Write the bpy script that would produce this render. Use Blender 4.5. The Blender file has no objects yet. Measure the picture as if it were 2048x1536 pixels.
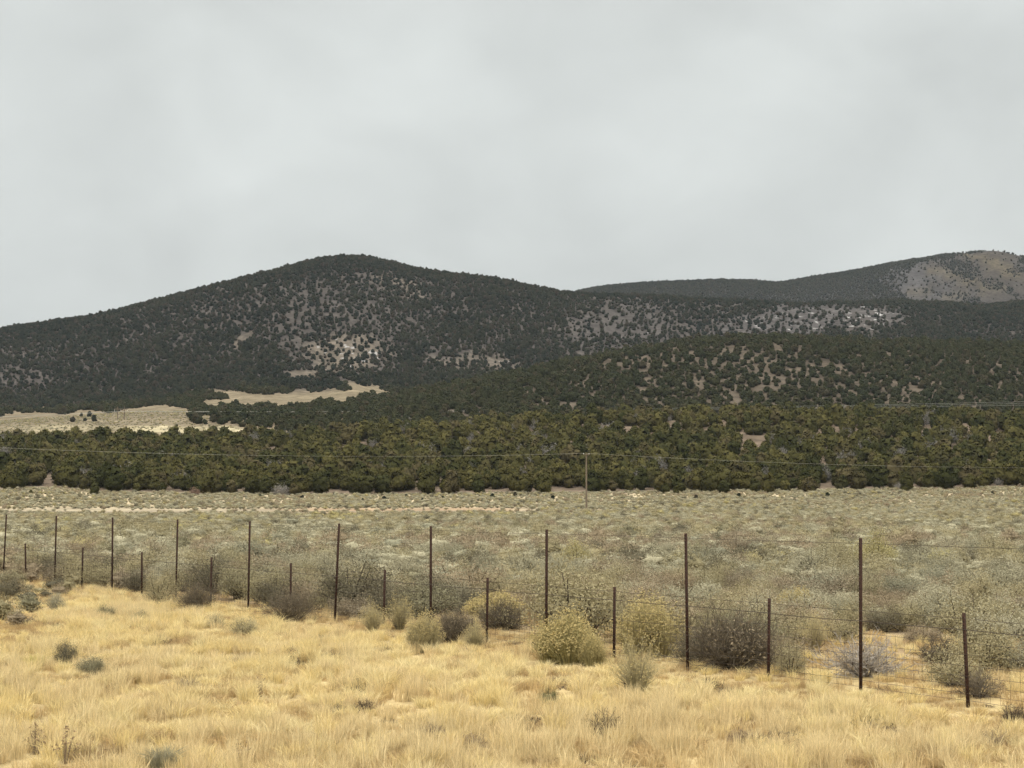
import bpy, bmesh, math, random
import numpy as np
R = math.radians
rng = np.random.default_rng(7)
random.seed(7)
scene = bpy.context.scene
COL = scene.collection

# ------------------------------------------------------------------ camera
F, CX, CY, HOR, H = 3000.0, 1024.0, 768.0, 996.0, 3.05
PITCH = math.atan((HOR - CY) / F)
cp, sp = math.cos(PITCH), math.sin(PITCH)
cam_d = bpy.data.cameras.new('camera')
cam = bpy.data.objects.new('camera', cam_d)
COL.objects.link(cam)
cam.location = (0, 0, H)
cam.rotation_euler = (math.pi / 2 + PITCH, 0, 0)
cam_d.sensor_width = 36
cam_d.lens = F / 2048 * 36
cam_d.clip_start = .1
cam_d.clip_end = 20000
scene.camera = cam

def at(px, py):                      # pixel of the photograph -> (side slope, height slope) per metre of depth
    dx, dy = (np.asarray(px, float) - CX) / F, (CY - np.asarray(py, float)) / F
    g = cp - dy * sp
    return dx / g, (sp + dy * cp) / g

def project(X, Y, Z):
    X, Y, Z = (np.asarray(v, float) for v in (X, Y, Z))
    z = Z - H
    d = np.maximum(Y * cp + z * sp, .01)
    return CX + F * X / d, CY - F * (-Y * sp + z * cp) / d

# ------------------------------------------------------------------ noise
def vnoise(x, y, seed=0):
    x = np.asarray(x, float); y = np.asarray(y, float)
    xi, yi = np.floor(x).astype(np.int64), np.floor(y).astype(np.int64)
    fx, fy = x - xi, y - yi
    fx = fx * fx * (3 - 2 * fx); fy = fy * fy * (3 - 2 * fy)
    def h(i, j):
        n = (i * 374761393 + j * 668265263 + seed * 974634777) & 0xffffffff
        n = ((n ^ (n >> 13)) * 1274126177) & 0xffffffff
        return ((n ^ (n >> 16)) & 0xffff) / 65535.0
    a, b, c, d = h(xi, yi), h(xi + 1, yi), h(xi, yi + 1), h(xi + 1, yi + 1)
    return (a * (1 - fx) + b * fx) * (1 - fy) + (c * (1 - fx) + d * fx) * fy

def fbm(x, y, seed=0, oct=4):
    s, amp, tot = 0, 1.0, 0
    for o in range(oct):
        s = s + amp * (vnoise(x * 2 ** o + 17.3 * o, y * 2 ** o - 9.1 * o, seed + o) * 2 - 1)
        tot += amp; amp *= .5
    return s / tot

def sstep(a, b, x):
    t = np.clip((np.asarray(x, float) - a) / (b - a), 0, 1)
    return t * t * (3 - 2 * t)

# ------------------------------------------------------------------ terrain heights
def line(pts, a, col=1):
    p = np.array(pts, float)
    aa, tt = at(p[:, 0], p[:, 1])
    return np.interp(a, aa, tt)
def prof(pts, a):
    p = np.array(pts, float)
    return np.interp(a * F + CX, p[:, 0], p[:, 1])

def smooth1(v, n=3):
    k = np.ones(2 * n + 1) / (2 * n + 1)
    return np.convolve(np.pad(v, n, mode='edge'), k, 'valid')

A = np.linspace(-1.1, 1.1, 1101)
P_front = [(-300, 984), (0, 980), (100, 977), (200, 985), (600, 992), (1200, 988), (2048, 978), (2500, 974)]
P_b = [(-400, 902), (0, 894), (500, 885), (760, 871), (1000, 856), (1250, 844), (1500, 839), (2048, 844), (2500, 851)]
P_c0 = [(-400, 876), (0, 869), (300, 861), (520, 854), (700, 850), (1000, 843), (2048, 836), (2500, 840)]
P_d = [(-400, 856), (0, 842), (100, 835), (200, 829), (300, 822), (335, 825), (420, 819), (540, 829), (640, 818), (760, 803), (860, 787),
       (1000, 760), (1150, 729), (1300, 699), (1400, 687), (1500, 682), (1600, 684), (1750, 691), (2048, 700), (2400, 715)]
P_m = [(-400, 830), (0, 815), (200, 800), (330, 788), (420, 779), (540, 784), (650, 786), (700, 768), (760, 775), (860, 772), (1000, 758),
       (1150, 735), (1300, 706), (2400, 720)]
P_e = [(-400, 700), (0, 665), (100, 650), (200, 635), (300, 611), (400, 586), (500, 562), (580, 540), (640, 527), (690, 522), (735, 522), (775, 531), (860, 550),
       (1000, 567), (1060, 579), (1130, 594), (1200, 596), (1300, 601), (1400, 606), (1500, 611), (1600, 616), (1700, 612),
       (1800, 607), (1880, 614), (1970, 621), (2048, 611), (2400, 620)]
P_f = [(-400, 720), (0, 690), (640, 545), (735, 545), (1000, 590), (1080, 598), (1130, 592), (1200, 576), (1300, 568), (1450, 563), (1510, 565), (1560, 569), (1620, 558),
       (1700, 546), (1800, 527), (1880, 514), (1950, 506), (1990, 503), (2030, 512), (2100, 530), (2400, 600)]
YD = smooth1(prof([(-400, 1000), (330, 1000), (540, 930), (760, 1000), (1000, 1020), (1400, 1080), (2048, 1100)], A), 6)
YE = smooth1(prof([(-400, 1700), (400, 1750), (720, 1850), (1130, 1800), (1500, 1900), (2048, 1950)], A), 6)
sm = lambda P: smooth1(line(P, A), 2)
zf = H + 430 * sm(P_front); zb = H + 680 * sm(P_b); zc = H + 800 * sm(P_c0)
zd = H + YD * sm(P_d)
pxA = A * F + CX
ze = H + YE * sm(P_e)
YM = YD + 280
zm = np.where(pxA < 950, H + YM * sm(P_m), zd - 3)
w = sstep(860, 1100, pxA); zm = (H + YM * sm(P_m)) * (1 - w) + (zd + 4) * w
tv = line([(-400, 850), (0, 837), (200, 824), (330, 818), (420, 812), (540, 812), (640, 806), (760, 796), (900, 790)], A)
w2 = sstep(760, 900, pxA); zv = (H + (YD + 90) * tv) * (1 - w2) + (zd - 5) * w2
zff = H + 3000 * sm(P_f)
one = np.ones_like(A)
CT_Y = [20 * one, 70 * one, 180 * one, 300 * one, 430 * one, 560 * one, 680 * one, 735 * one, 800 * one, YD, YD + 90, YM, YE, YE + 160, 2500 * one, 3000 * one, 3300 * one, 5200 * one]
zmid = H + 560 * (sm(P_front) * .47 + sm(P_b) * .53)
CT_Z = [0 * one, 0 * one, .1 * one, .72 * one, zf, zmid, zb, zb - 3, zc, zd, zv, zm, ze, ze - 30, np.minimum(ze - 10, zff - 60), zff, zff - 70, -40 * one]
CT_Y, CT_Z = np.array(CT_Y), np.array(CT_Z)
YG = np.geomspace(20, 5200, 760)

def pchip(x, y, xs):
    h = np.diff(x); d = np.diff(y) / h
    m = np.zeros_like(y)
    m[0], m[-1] = d[0], d[-1]
    for k in range(1, len(y) - 1):
        if d[k - 1] * d[k] > 0:
            w1, w2 = 2 * h[k] + h[k - 1], h[k] + 2 * h[k - 1]
            m[k] = (w1 + w2) / (w1 / d[k - 1] + w2 / d[k])
    i = np.clip(np.searchsorted(x, xs) - 1, 0, len(x) - 2)
    t = (xs - x[i]) / h[i]
    return ((1 + 2 * t) * (1 - t) ** 2) * y[i] + t * (1 - t) ** 2 * h[i] * m[i] + t * t * (3 - 2 * t) * y[i + 1] + t * t * (t - 1) * h[i] * m[i + 1]

GZ = np.array([pchip(CT_Y[:, i], CT_Z[:, i], YG) for i in range(len(A))])          # [a, Y]
AA, YY = np.meshgrid(A, YG, indexing='ij')
XX = AA * YY
# relief: gullies and knolls on the hill faces, fading at the ridges so the skyline stays
def fade(Yg, Yc, wd): return 1 - np.exp(-((Yg - Yc) / wd) ** 2)
amp = 16 * sstep(1150, 1500, YY) * fade(YY, YE[:, None], 130) * fade(YY, 3000, 160) + 3.0 * sstep(440, 560, YY) * fade(YY, 680, 60) * fade(YY, YD[:, None], 70) * (1 - sstep(1150, 1500, YY)) * fade(YY, 800, 60)
rel = fbm(XX / 150, YY / 260, 5, 5)
ridged = 1 - 2 * np.abs(fbm(XX / 130 + .3 * rel, YY / 420, 21, 4))
GZ = GZ + amp * (.55 * rel + .6 * (ridged - .55))
GZ += .16 * fbm(XX / 9, YY / 9, 31, 3) * sstep(60, 160, YY) * (1 - sstep(420, 500, YY))
LOGR = math.log(5200 / 20) / 759

def bil(G, a, Y):
    i = np.clip((a + 1.1) / 2.2 * 1100, 0, 1099.999); j = np.clip(np.log(np.maximum(Y, 20) / 20) / LOGR, 0, 758.999)
    i0, j0 = i.astype(int), j.astype(int); fi, fj = i - i0, j - j0
    return (G[i0, j0] * (1 - fi) + G[i0 + 1, j0] * fi) * (1 - fj) + (G[i0, j0 + 1] * (1 - fi) + G[i0 + 1, j0 + 1] * fi) * fj

def height(X, Y):
    X = np.asarray(X, float); Y = np.asarray(Y, float)
    z = bil(GZ, np.clip(X / np.maximum(Y, 30), -1.1, 1.1), Y)
    z = z * sstep(30, 60, Y) + 1.45 * sstep(15.5, 2, Y)
    z = z + (.05 * fbm(X / 2.3, Y / 2.3, 41, 3)) * sstep(14, 18, Y) * (1 - sstep(60, 90, Y))
    return z

# ------------------------------------------------------------------ maps of the cover, from the photograph's regions
def blobs(px, py, lst, base):
    n1 = fbm(px / 38, py / 22, 61, 4); n2 = fbm(px / 33, py / 20, 67, 4)
    v = np.broadcast_to(np.asarray(base, float), np.shape(px)).copy()
    for cx, cy, rx, ry, rot, val in lst:
        c, s = math.cos(R(rot)), math.sin(R(rot))
        dx, dy = px + n1 * rx * .55 - cx, py + n2 * ry * .55 - cy
        q = np.hypot((dx * c + dy * s) / rx, (-dx * s + dy * c) / ry)
        k = 1 - sstep(.7, 1.25, q)
        v = v * (1 - k) + val * k
    return v

CLEAR = [(60, 852, 330, 24, -3, 0), (300, 838, 110, 24, 0, 0), (410, 860, 150, 9, 3, 0), (308, 817, 20, 5, 0, 0), (590, 800, 180, 17, -4, 0), (725, 776, 55, 9, 18, 0), (470, 790, 80, 8, 8, 0), (440, 858, 130, 8, 3, 0), (336, 780, 14, 4, 0, 0)]
DENS = [  # the hills: share of the ground that trees cover
    (620, 650, 420, 120, 0, .72), (280, 720, 330, 90, 10, 1.05), (700, 600, 150, 60, 0, .55), (650, 690, 120, 50, 15, .52), (690, 705, 75, 32, 0, .48), (610, 700, 50, 26, 0, .38),
    (770, 580, 70, 40, 30, .62), (960, 725, 95, 26, 5, .42), (480, 680, 30, 8, -52, .05), (425, 600, 65, 18, -20, .5), (40, 760, 70, 35, 0, .5), (90, 700, 90, 25, 0, .6),
    (330, 640, 160, 30, -15, .8), (700, 530, 110, 14, 0, 1.2), (960, 760, 230, 28, -5, 1.2), (1090, 660, 70, 70, 0, 1.15), (920, 640, 120, 60, 0, .85),
    (610, 748, 45, 8, 0, .15),
    (1250, 640, 110, 42, -10, .42), (1200, 690, 70, 20, -20, .45), (1430, 628, 90, 16, 0, .7), (1470, 660, 140, 16, 0, .35), (1600, 642, 140, 32, -8, .25), (1740, 640, 60, 26, -20, .2),
    (1930, 650, 140, 42, 0, 1.0),
    (1480, 735, 330, 62, 4, .62), (1420, 770, 260, 45, 6, .6), (1700, 775, 190, 40, 0, .55), (1900, 730, 190, 40, 5, .85), (1500, 680, 260, 12, 2, .75), (1050, 790, 260, 26, -8, .95)]
FBALD = [(2020, 570, 160, 56, 20, .03), (1880, 565, 80, 46, 0, .08), (1990, 515, 60, 14, 0, .03), (1925, 540, 45, 18, 25, .75), (2000, 575, 50, 9, 25, .55), (1900, 592, 60, 7, 10, .5), (2035, 545, 18, 12, 0, .6), (1790, 560, 30, 8, 0, .5)]
WOODGAP = [(1240, 862, 46, 13, 0, .0), (1350, 858, 26, 12, 0, .0), (1505, 884, 30, 13, 30, .0), (1415, 864, 24, 12, 0, .05), (1700, 870, 40, 8, 0, .3), (1900, 860, 60, 8, 0, .4), (700, 905, 40, 8, 0, .3), (560, 925, 30, 8, 0, .3), (900, 890, 40, 7, 0, .3), (1600, 915, 40, 8, 0, .3), (97, 965, 13, 22, 8, .05), (205, 915, 18, 20, 25, .2), (318, 905, 5, 22, -8, .15), (40, 930, 40, 20, 0, .55), (1720, 930, 60, 14, 0, .7), (1440, 905, 60, 18, 15, .6), (1150, 935, 30, 7, 0, .4)]
SNOW = [(425, 602, 60, 14, -20, .55), (690, 700, 70, 32, 15, .75), (740, 715, 22, 16, 0, 1.0), (610, 715, 60, 20, 0, .6), (960, 722, 90, 24, 5, .62), (1020, 728, 24, 18, 0, .8), (30, 765, 60, 26, 0, .5), (60, 705, 50, 14, 0, .35), (1235, 640, 90, 40, -30, .45), (1290, 665, 60, 16, -20, .7),
        (1600, 645, 150, 28, -8, .72), (1740, 635, 60, 30, -20, .8), (1930, 655, 110, 26, 0, .55), (1330, 535, 10, 4, 0, .0), (1540, 575, 120, 16, -5, .35), (1780, 540, 60, 10, -15, .4)]

def layer(px, py, Y, a):
    yd = np.interp(a, A, YD); ye = np.interp(a, A, YE)
    return yd, ye

def tree_density(px, py, X, Y):
    a = X / Y
    yd, ye = layer(px, py, Y, a)
    inB = (Y < 742); inF = (Y > ye + 80)
    hill = blobs(px, py, DENS, .85)
    hill = np.where((Y > 742) & (Y < 815) & (px > 560), 1.0, hill)
    f = blobs(px, py, FBALD, 1.25)
    b = blobs(px, py, WOODGAP, 1.12)
    d = np.where(inB, b, np.where(inF, f, hill))
    cl = blobs(px, py, CLEAR, 1.0)
    d = np.where((Y > 728) & (Y < 800) & (px < 520), 0, d)
    return np.where((Y > 745) & (Y < yd + 330), d * (cl > .5), d)

# ------------------------------------------------------------------ mesh helpers
def mesh_data(name, verts, faces, mats, midx=None, smooth=False, nrm=None):
    """verts (N,3); faces: list of (F,k) int arrays; nrm: leaf normals following the outline of the crown."""
    me = bpy.data.meshes.new(name)
    verts = np.asarray(verts, np.float32)
    faces = [np.asarray(f, np.int32) for f in faces if len(f)]
    if nrm is not None:
        for i, f in enumerate(faces):
            g = np.cross(verts[f[:, 1]] - verts[f[:, 0]], verts[f[:, 2]] - verts[f[:, 0]])
            bad = (g * nrm[f].mean(1)).sum(1) < 0
            f[bad] = f[bad][:, ::-1]
        smooth = True
    nl = sum(f.size for f in faces); nf = sum(len(f) for f in faces)
    me.vertices.add(len(verts)); me.vertices.foreach_set('co', verts.ravel())
    me.loops.add(nl); me.polygons.add(nf)
    me.loops.foreach_set('vertex_index', np.concatenate([f.ravel() for f in faces]))
    tot = np.concatenate([np.full(len(f), f.shape[1], np.int32) for f in faces])
    me.polygons.foreach_set('loop_start', np.concatenate([[0], np.cumsum(tot)[:-1]]).astype(np.int32))
    me.polygons.foreach_set('loop_total', tot)
    for m in (mats if isinstance(mats, (list, tuple)) else [mats]): me.materials.append(m)
    if midx is not None: me.polygons.foreach_set('material_index', np.asarray(midx, np.int32))
    if smooth: me.polygons.foreach_set('use_smooth', np.ones(nf, bool))
    me.update(calc_edges=True)
    if nrm is not None: me.normals_split_custom_set_from_vertices([tuple(v) for v in nrm.astype(float)])
    else: me.validate()
    return me
def round_normals(v, c, k=.35, seed=0):
    r = np.random.default_rng(seed)
    n = (v - np.asarray(c)) * np.array([1, 1, 1.15]); n /= np.linalg.norm(n, axis=1)[:, None] + 1e-9
    n = n + np.array([0, 0, .22]) + np.repeat(r.normal(size=((len(v) + 3) // 4, 3)) * k, 4, axis=0)[:len(v)]
    return n / (np.linalg.norm(n, axis=1)[:, None] + 1e-9)

class MB:
    def __init__(s): s.v, s.q, s.t, s.n = [], [], [], 0
    def add(s, v, quads=None, tris=None):
        v = np.asarray(v, float).reshape(-1, 3)
        s.v.append(v)
        if quads is not None and len(quads): s.q.append(np.asarray(quads, int) + s.n)
        if tris is not None and len(tris): s.t.append(np.asarray(tris, int) + s.n)
        s.n += len(v)
    def arrays(s):
        fs = []
        if s.q: fs.append(np.concatenate(s.q))
        if s.t: fs.append(np.concatenate(s.t))
        return np.concatenate(s.v), fs
    def mesh(s, name, mat, smooth=False, center=None):
        v, fs = s.arrays()
        return mesh_data(name, v, fs, mat, smooth=smooth, nrm=None if center is None else round_normals(v, center))
    def quads_at(s, c, u, w):           # leaf shaped quads: centre, half length vector, half width vector
        n = len(c)
        v = np.stack([c - u, c + w, c + u, c - w], 1).reshape(-1, 3)
        s.add(v, np.arange(4 * n).reshape(n, 4))
    def tube(s, pts, r0, r1, k=4, cap=True):
        pts = np.asarray(pts, float); n = len(pts)
        d = np.gradient(pts, axis=0); d /= np.linalg.norm(d, axis=1)[:, None] + 1e-9
        ref = np.where(np.abs(d[:, 2:3]) > .9, np.array([[1., 0, 0]]), np.array([[0, 0, 1.]]))
        x = np.cross(d, ref); x /= np.linalg.norm(x, axis=1)[:, None] + 1e-9
        y = np.cross(d, x)
        rad = np.linspace(r0, r1, n)[:, None, None]
        an = np.arange(k) * 2 * math.pi / k
        ring = pts[:, None] + rad * (np.cos(an)[None, :, None] * x[:, None] + np.sin(an)[None, :, None] * y[:, None])
        i = np.arange(n - 1)[:, None] * k; j = np.arange(k)[None]; j2 = (j + 1) % k
        q = np.stack([i + j, i + j2, i + k + j2, i + k + j], -1).reshape(-1, 4)
        s.add(ring.reshape(-1, 3), q)
        if cap and k == 4: s.q.append(np.array([[0, 1, 2, 3], [3, 2, 1, 0]]) * 1 + np.array([[s.n - n * k], [s.n - k]]))
    def ribbons(s, p0, p1, p2, wd, wvec):   # many two segment tapering blades
        n = len(p0)
        w0 = wvec * wd[:, None]
        v = np.stack([p0 - w0, p0 + w0, p1 - w0 * .8, p1 + w0 * .8, p2], 1).reshape(-1, 3)
        b = np.arange(n)[:, None] * 5
        s.add(v, b + np.array([[0, 1, 3, 2]]), b + np.array([[2, 3, 4]]))
    def box(s, c, sz, M=None):
        c = np.asarray(c, float); h = np.asarray(sz, float) / 2
        v = np.array([[x, y, z] for x in (-1, 1) for y in (-1, 1) for z in (-1, 1)]) * h
        if M is not None: v = v @ M
        s.add(v + c, [[0, 1, 3, 2], [4, 6, 7, 5], [0, 4, 5, 1], [2, 3, 7, 6], [0, 2, 6, 4], [1, 5, 7, 3]])

def unit(v): return v / (np.linalg.norm(v, axis=-1, keepdims=True) + 1e-9)
def rdir(n): return unit(rng.normal(size=(n, 3)))

def ico(sub):
    bm = bmesh.new(); bmesh.ops.create_icosphere(bm, subdivisions=sub, radius=1)
    v = np.array([p.co[:] for p in bm.verts]); t = np.array([[q.index for q in f.verts] for f in bm.faces])
    bm.free(); return v, t
ICO2, ICO3 = ico(2), ico(3)

# ------------------------------------------------------------------ materials
def node_mat(name):
    m = bpy.data.materials.new(name); m.use_nodes = True
    nt = m.node_tree; nt.nodes.clear()
    out = nt.nodes.new('ShaderNodeOutputMaterial')
    return m, nt, out
def N(nt, t, **kw):
    n = nt.nodes.new(t)
    for k, v in kw.items(): setattr(n, k, v)
    return n
def mixc(nt, fac, a, b, mode='MIX'):
    n = N(nt, 'ShaderNodeMix', data_type='RGBA', blend_type=mode)
    for sock, v in ((n.inputs[0], fac), (n.inputs[6], a), (n.inputs[7], b)):
        if hasattr(v, 'is_linked'): nt.links.new(v, sock)
        elif isinstance(v, (int, float)): sock.default_value = v if sock.type == 'VALUE' else (v, v, v, 1)
        else: sock.default_value = (*v, 1)
    return n.outputs[2]
def ramp(nt, x, lo, hi, a=0., b=1.):
    n = N(nt, 'ShaderNodeMapRange'); nt.links.new(x, n.inputs[0])
    for i, v in ((1, lo), (2, hi), (3, a), (4, b)): n.inputs[i].default_value = v
    return n.outputs[0]

def foliage(name, c1, c2, c3=None, leafvar=.35, patch=40., thin=.2):
    """colour differs from plant to plant, slowly from place to place and from leaf to leaf"""
    m, nt, out = node_mat(name); L = nt.links
    oi = N(nt, 'ShaderNodeObjectInfo'); ge = N(nt, 'ShaderNodeNewGeometry')
    no = N(nt, 'ShaderNodeTexNoise'); no.inputs['Scale'].default_value = 1 / patch; no.inputs['Detail'].default_value = 2
    L.new(ge.outputs['Position'], no.inputs['Vector'])
    pr = N(nt, 'ShaderNodeMath', operation='ADD'); L.new(oi.outputs['Random'], pr.inputs[0]); L.new(ramp(nt, no.outputs['Fac'], .3, .7, -.35, .35), pr.inputs[1])
    fac = ramp(nt, pr.outputs[0], 0, 1)
    col = mixc(nt, fac, c1, c2)
    if c3 is not None:
        r2 = N(nt, 'ShaderNodeMath', operation='MULTIPLY'); L.new(oi.outputs['Random'], r2.inputs[0]); r2.inputs[1].default_value = 7.31
        r3 = N(nt, 'ShaderNodeMath', operation='FRACT'); L.new(r2.outputs[0], r3.inputs[0])
        col = mixc(nt, ramp(nt, r3.outputs[0], .72, .95), col, c3)
    v = ramp(nt, ge.outputs['Random Per Island'], 0, 1, 1 - leafvar, 1 + leafvar)
    col = mixc(nt, 1., col, v, 'MULTIPLY')
    d = N(nt, 'ShaderNodeBsdfDiffuse'); L.new(col, d.inputs['Color'])
    if thin:                             # thin leaves and blades let light through
        t = N(nt, 'ShaderNodeBsdfTranslucent'); L.new(col, t.inputs['Color'])
        mx = N(nt, 'ShaderNodeMixShader'); mx.inputs[0].default_value = thin
        L.new(d.outputs[0], mx.inputs[1]); L.new(t.outputs[0], mx.inputs[2]); L.new(mx.outputs[0], out.inputs['Surface'])
    else: L.new(d.outputs[0], out.inputs['Surface'])
    return m

def plain(name, c1, c2, scale=6., rough=.9, metal=0., detail=4, stretch=None):
    m, nt, out = node_mat(name); L = nt.links
    tc = N(nt, 'ShaderNodeTexCoord'); no = N(nt, 'ShaderNodeTexNoise'); no.inputs['Scale'].default_value = scale; no.inputs['Detail'].default_value = detail
    src = tc.outputs['Object']
    if stretch:
        mp = N(nt, 'ShaderNodeMapping'); mp.inputs['Scale'].default_value = stretch; L.new(src, mp.inputs[0]); src = mp.outputs[0]
    L.new(src, no.inputs['Vector'])
    p = N(nt, 'ShaderNodeBsdfPrincipled'); L.new(mixc(nt, ramp(nt, no.outputs['Fac'], .35, .65), c1, c2), p.inputs['Base Color'])
    p.inputs['Roughness'].default_value = rough; p.inputs['Metallic'].default_value = metal
    p.inputs['Specular IOR Level'].default_value = .2
    L.new(p.outputs[0], out.inputs['Surface'])
    return m

M = {}
M['juniper'] = foliage('juniper_foliage', (.043, .046, .018), (.100, .089, .032), (.094, .078, .038), .2, 60, .25)
M['knoll'] = foliage('knoll_foliage', (.034, .040, .021), (.050, .051, .025), (.060, .053, .031), .3, 80, .2)
M['grey_tree'] = foliage('grey_dead_branches', (.20, .185, .16), (.16, .15, .13), None, .4)
M['pinyon'] = foliage('pinyon_foliage', (.017, .024, .017), (.043, .046, .028), (.056, .048, .034), .3, 120, .2)
M['bark'] = foliage('juniper_bark', (.13, .10, .075), (.17, .135, .10), None, .2, 40, 0)
M['sage'] = foliage('sagebrush_leaves', (.325, .300, .198), (.405, .368, .246), (.270, .258, .176), .16, 25)
M['sage_olive'] = foliage('olive_sagebrush_leaves', (.300, .262, .150), (.380, .325, .185), (.24, .22, .135), .16, 25)
M['sage_brown'] = foliage('brown_brush_twigs', (.285, .230, .150), (.33, .262, .165), (.24, .20, .135), .2, 25)
M['sage_dark'] = foliage('dark_brush_leaves', (.155, .138, .09), (.19, .168, .11), None, .35, 25)
M['twig'] = foliage('brush_twigs', (.072, .055, .042), (.105, .082, .062), None, .35, 40, 0)
M['twig_dark'] = foliage('dark_twigs', (.125, .103, .072), (.17, .14, .098), None, .4)
M['twig_pale'] = foliage('pale_dead_twigs', (.36, .32, .27), (.42, .37, .30), None, .3)
M['rabbit'] = foliage('rabbitbrush_stems', (.36, .315, .14), (.42, .355, .17), None, .3)
M['rabbit_pale'] = foliage('pale_rabbitbrush_stems', (.46, .39, .225), (.41, .355, .20), None, .3)
M['rabbit_top'] = foliage('rabbitbrush_flower_heads', (.62, .50, .235), (.57, .46, .22), None, .25)
M['green'] = foliage('green_leaves', (.115, .125, .06), (.14, .15, .07), None, .3)
M['yellowgreen'] = foliage('yellow_green_stems', (.44, .39, .11), (.40, .36, .11), None, .3)
M['grass'] = foliage('golden_dry_grass', (.79, .625, .285), (.85, .715, .39), (.70, .53, .24), .28, 4)
M['grass_pale'] = foliage('pale_straw_grass', (.80, .65, .36), (.74, .58, .31), None, .3, 6)
M['grass_brown'] = foliage('brown_dry_grass', (.50, .355, .17), (.60, .44, .22), (.36, .26, .14), .3, 6)
M['grass_dead'] = foliage('dead_grass_stalks', (.25, .19, .12), (.32, .24, .15), None, .4)
M['weed_head'] = foliage('brown_seed_heads', (.38, .27, .16), (.44, .33, .19), None, .4)
M['bare_shrub'] = foliage('bare_shrub_twigs', (.24, .22, .19), (.28, .255, .22), None, .3)
M['pink_shrub'] = foliage('pinkish_shrub_twigs', (.25, .165, .125), (.22, .15, .11), None, .3)
M['rust'] = plain('rusty_steel', (.030, .017, .012), (.055, .026, .016), 30, .8, .0)
M['wire'] = plain('weathered_wire', (.045, .034, .027), (.075, .058, .045), 8, .7)
M['galv'] = plain('galvanised_wire', (.36, .34, .30), (.46, .43, .38), 2, .6)
M['pole'] = plain('weathered_pole_wood', (.12, .095, .065), (.19, .15, .105), 3, .9, stretch=(3, 3, .3))
M['porcelain'] = plain('insulator_porcelain', (.62, .58, .52), (.70, .66, .6), 4, .3)
M['line'] = plain('aluminium_cable', (.24, .23, .18), (.30, .28, .22), 1, .5)

M['line_far'] = plain('bright_cable', (.36, .35, .30), (.42, .41, .35), 1, .5)
def ground_mat():
    m, nt, out = node_mat('ground_cover'); L = nt.links
    at_ = N(nt, 'ShaderNodeAttribute', attribute_name='Cover'); sn = N(nt, 'ShaderNodeAttribute', attribute_name='Snow')
    ge = N(nt, 'ShaderNodeNewGeometry')
    def noise(scale, detail=4, stretch=None):
        n = N(nt, 'ShaderNodeTexNoise'); n.inputs['Scale'].default_value = scale; n.inputs['Detail'].default_value = detail
        src = ge.outputs['Position']
        if stretch:
            mp = N(nt, 'ShaderNodeMapping'); mp.inputs['Scale'].default_value = stretch; L.new(src, mp.inputs[0]); src = mp.outputs[0]
        L.new(src, n.inputs['Vector']); return n.outputs['Fac']
    col = at_.outputs['Color']
    col = mixc(nt, 1., col, ramp(nt, noise(.035, 6), .3, .7, .78, 1.22), 'MULTIPLY')
    col = mixc(nt, 1., col, ramp(nt, noise(.16, 5), .32, .68, .66, 1.3), 'MULTIPLY')
    col = mixc(nt, 1., col, ramp(nt, noise(1.3, 5), .3, .7, .8, 1.2), 'MULTIPLY')
    col = mixc(nt, 1., col, ramp(nt, noise(9., 3), .3, .7, .82, 1.18), 'MULTIPLY')
    # thin snow lies in streaks and specks
    s = N(nt, 'ShaderNodeMath', operation='ADD'); L.new(noise(.17, 6, (.8, .5, 1.2)), s.inputs[0])
    L.new(ramp(nt, sn.outputs['Fac'], 0, 1, -.42, .036), s.inputs[1])
    k = ramp(nt, s.outputs[0], .52, .60)
    col = mixc(nt, k, col, (.33, .32, .305))
    d = N(nt, 'ShaderNodeBsdfDiffuse'); L.new(col, d.inputs['Color'])
    bp = N(nt, 'ShaderNodeBump'); bp.inputs['Strength'].default_value = .6; bp.inputs['Distance'].default_value = .05; L.new(noise(6., 5), bp.inputs['Height']); L.new(bp.outputs[0], d.inputs['Normal'])
    L.new(d.outputs[0], out.inputs['Surface'])
    return m
M['ground'] = ground_mat()

# ------------------------------------------------------------------ tagging
def link(o, parent=None):
    COL.objects.link(o)
    if parent is not None: o.parent = parent
    return o
def part(name, me, parent): return link(bpy.data.objects.new(name, me), parent)
def tag(o, label=None, cat=None, group=None, kind=None):
    if label: o['label'] = label
    if cat: o['category'] = cat
    if group: o['group'] = group
    if kind: o['kind'] = kind
    return o
def thing(name, loc, label, cat, group=None, rz=0., sc=(1, 1, 1)):
    o = bpy.data.objects.new(name, None); COL.objects.link(o)
    o.empty_display_size = .1
    o.location = loc; o.rotation_euler = (0, 0, rz); o.scale = sc
    return tag(o, label, cat, group)

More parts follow.
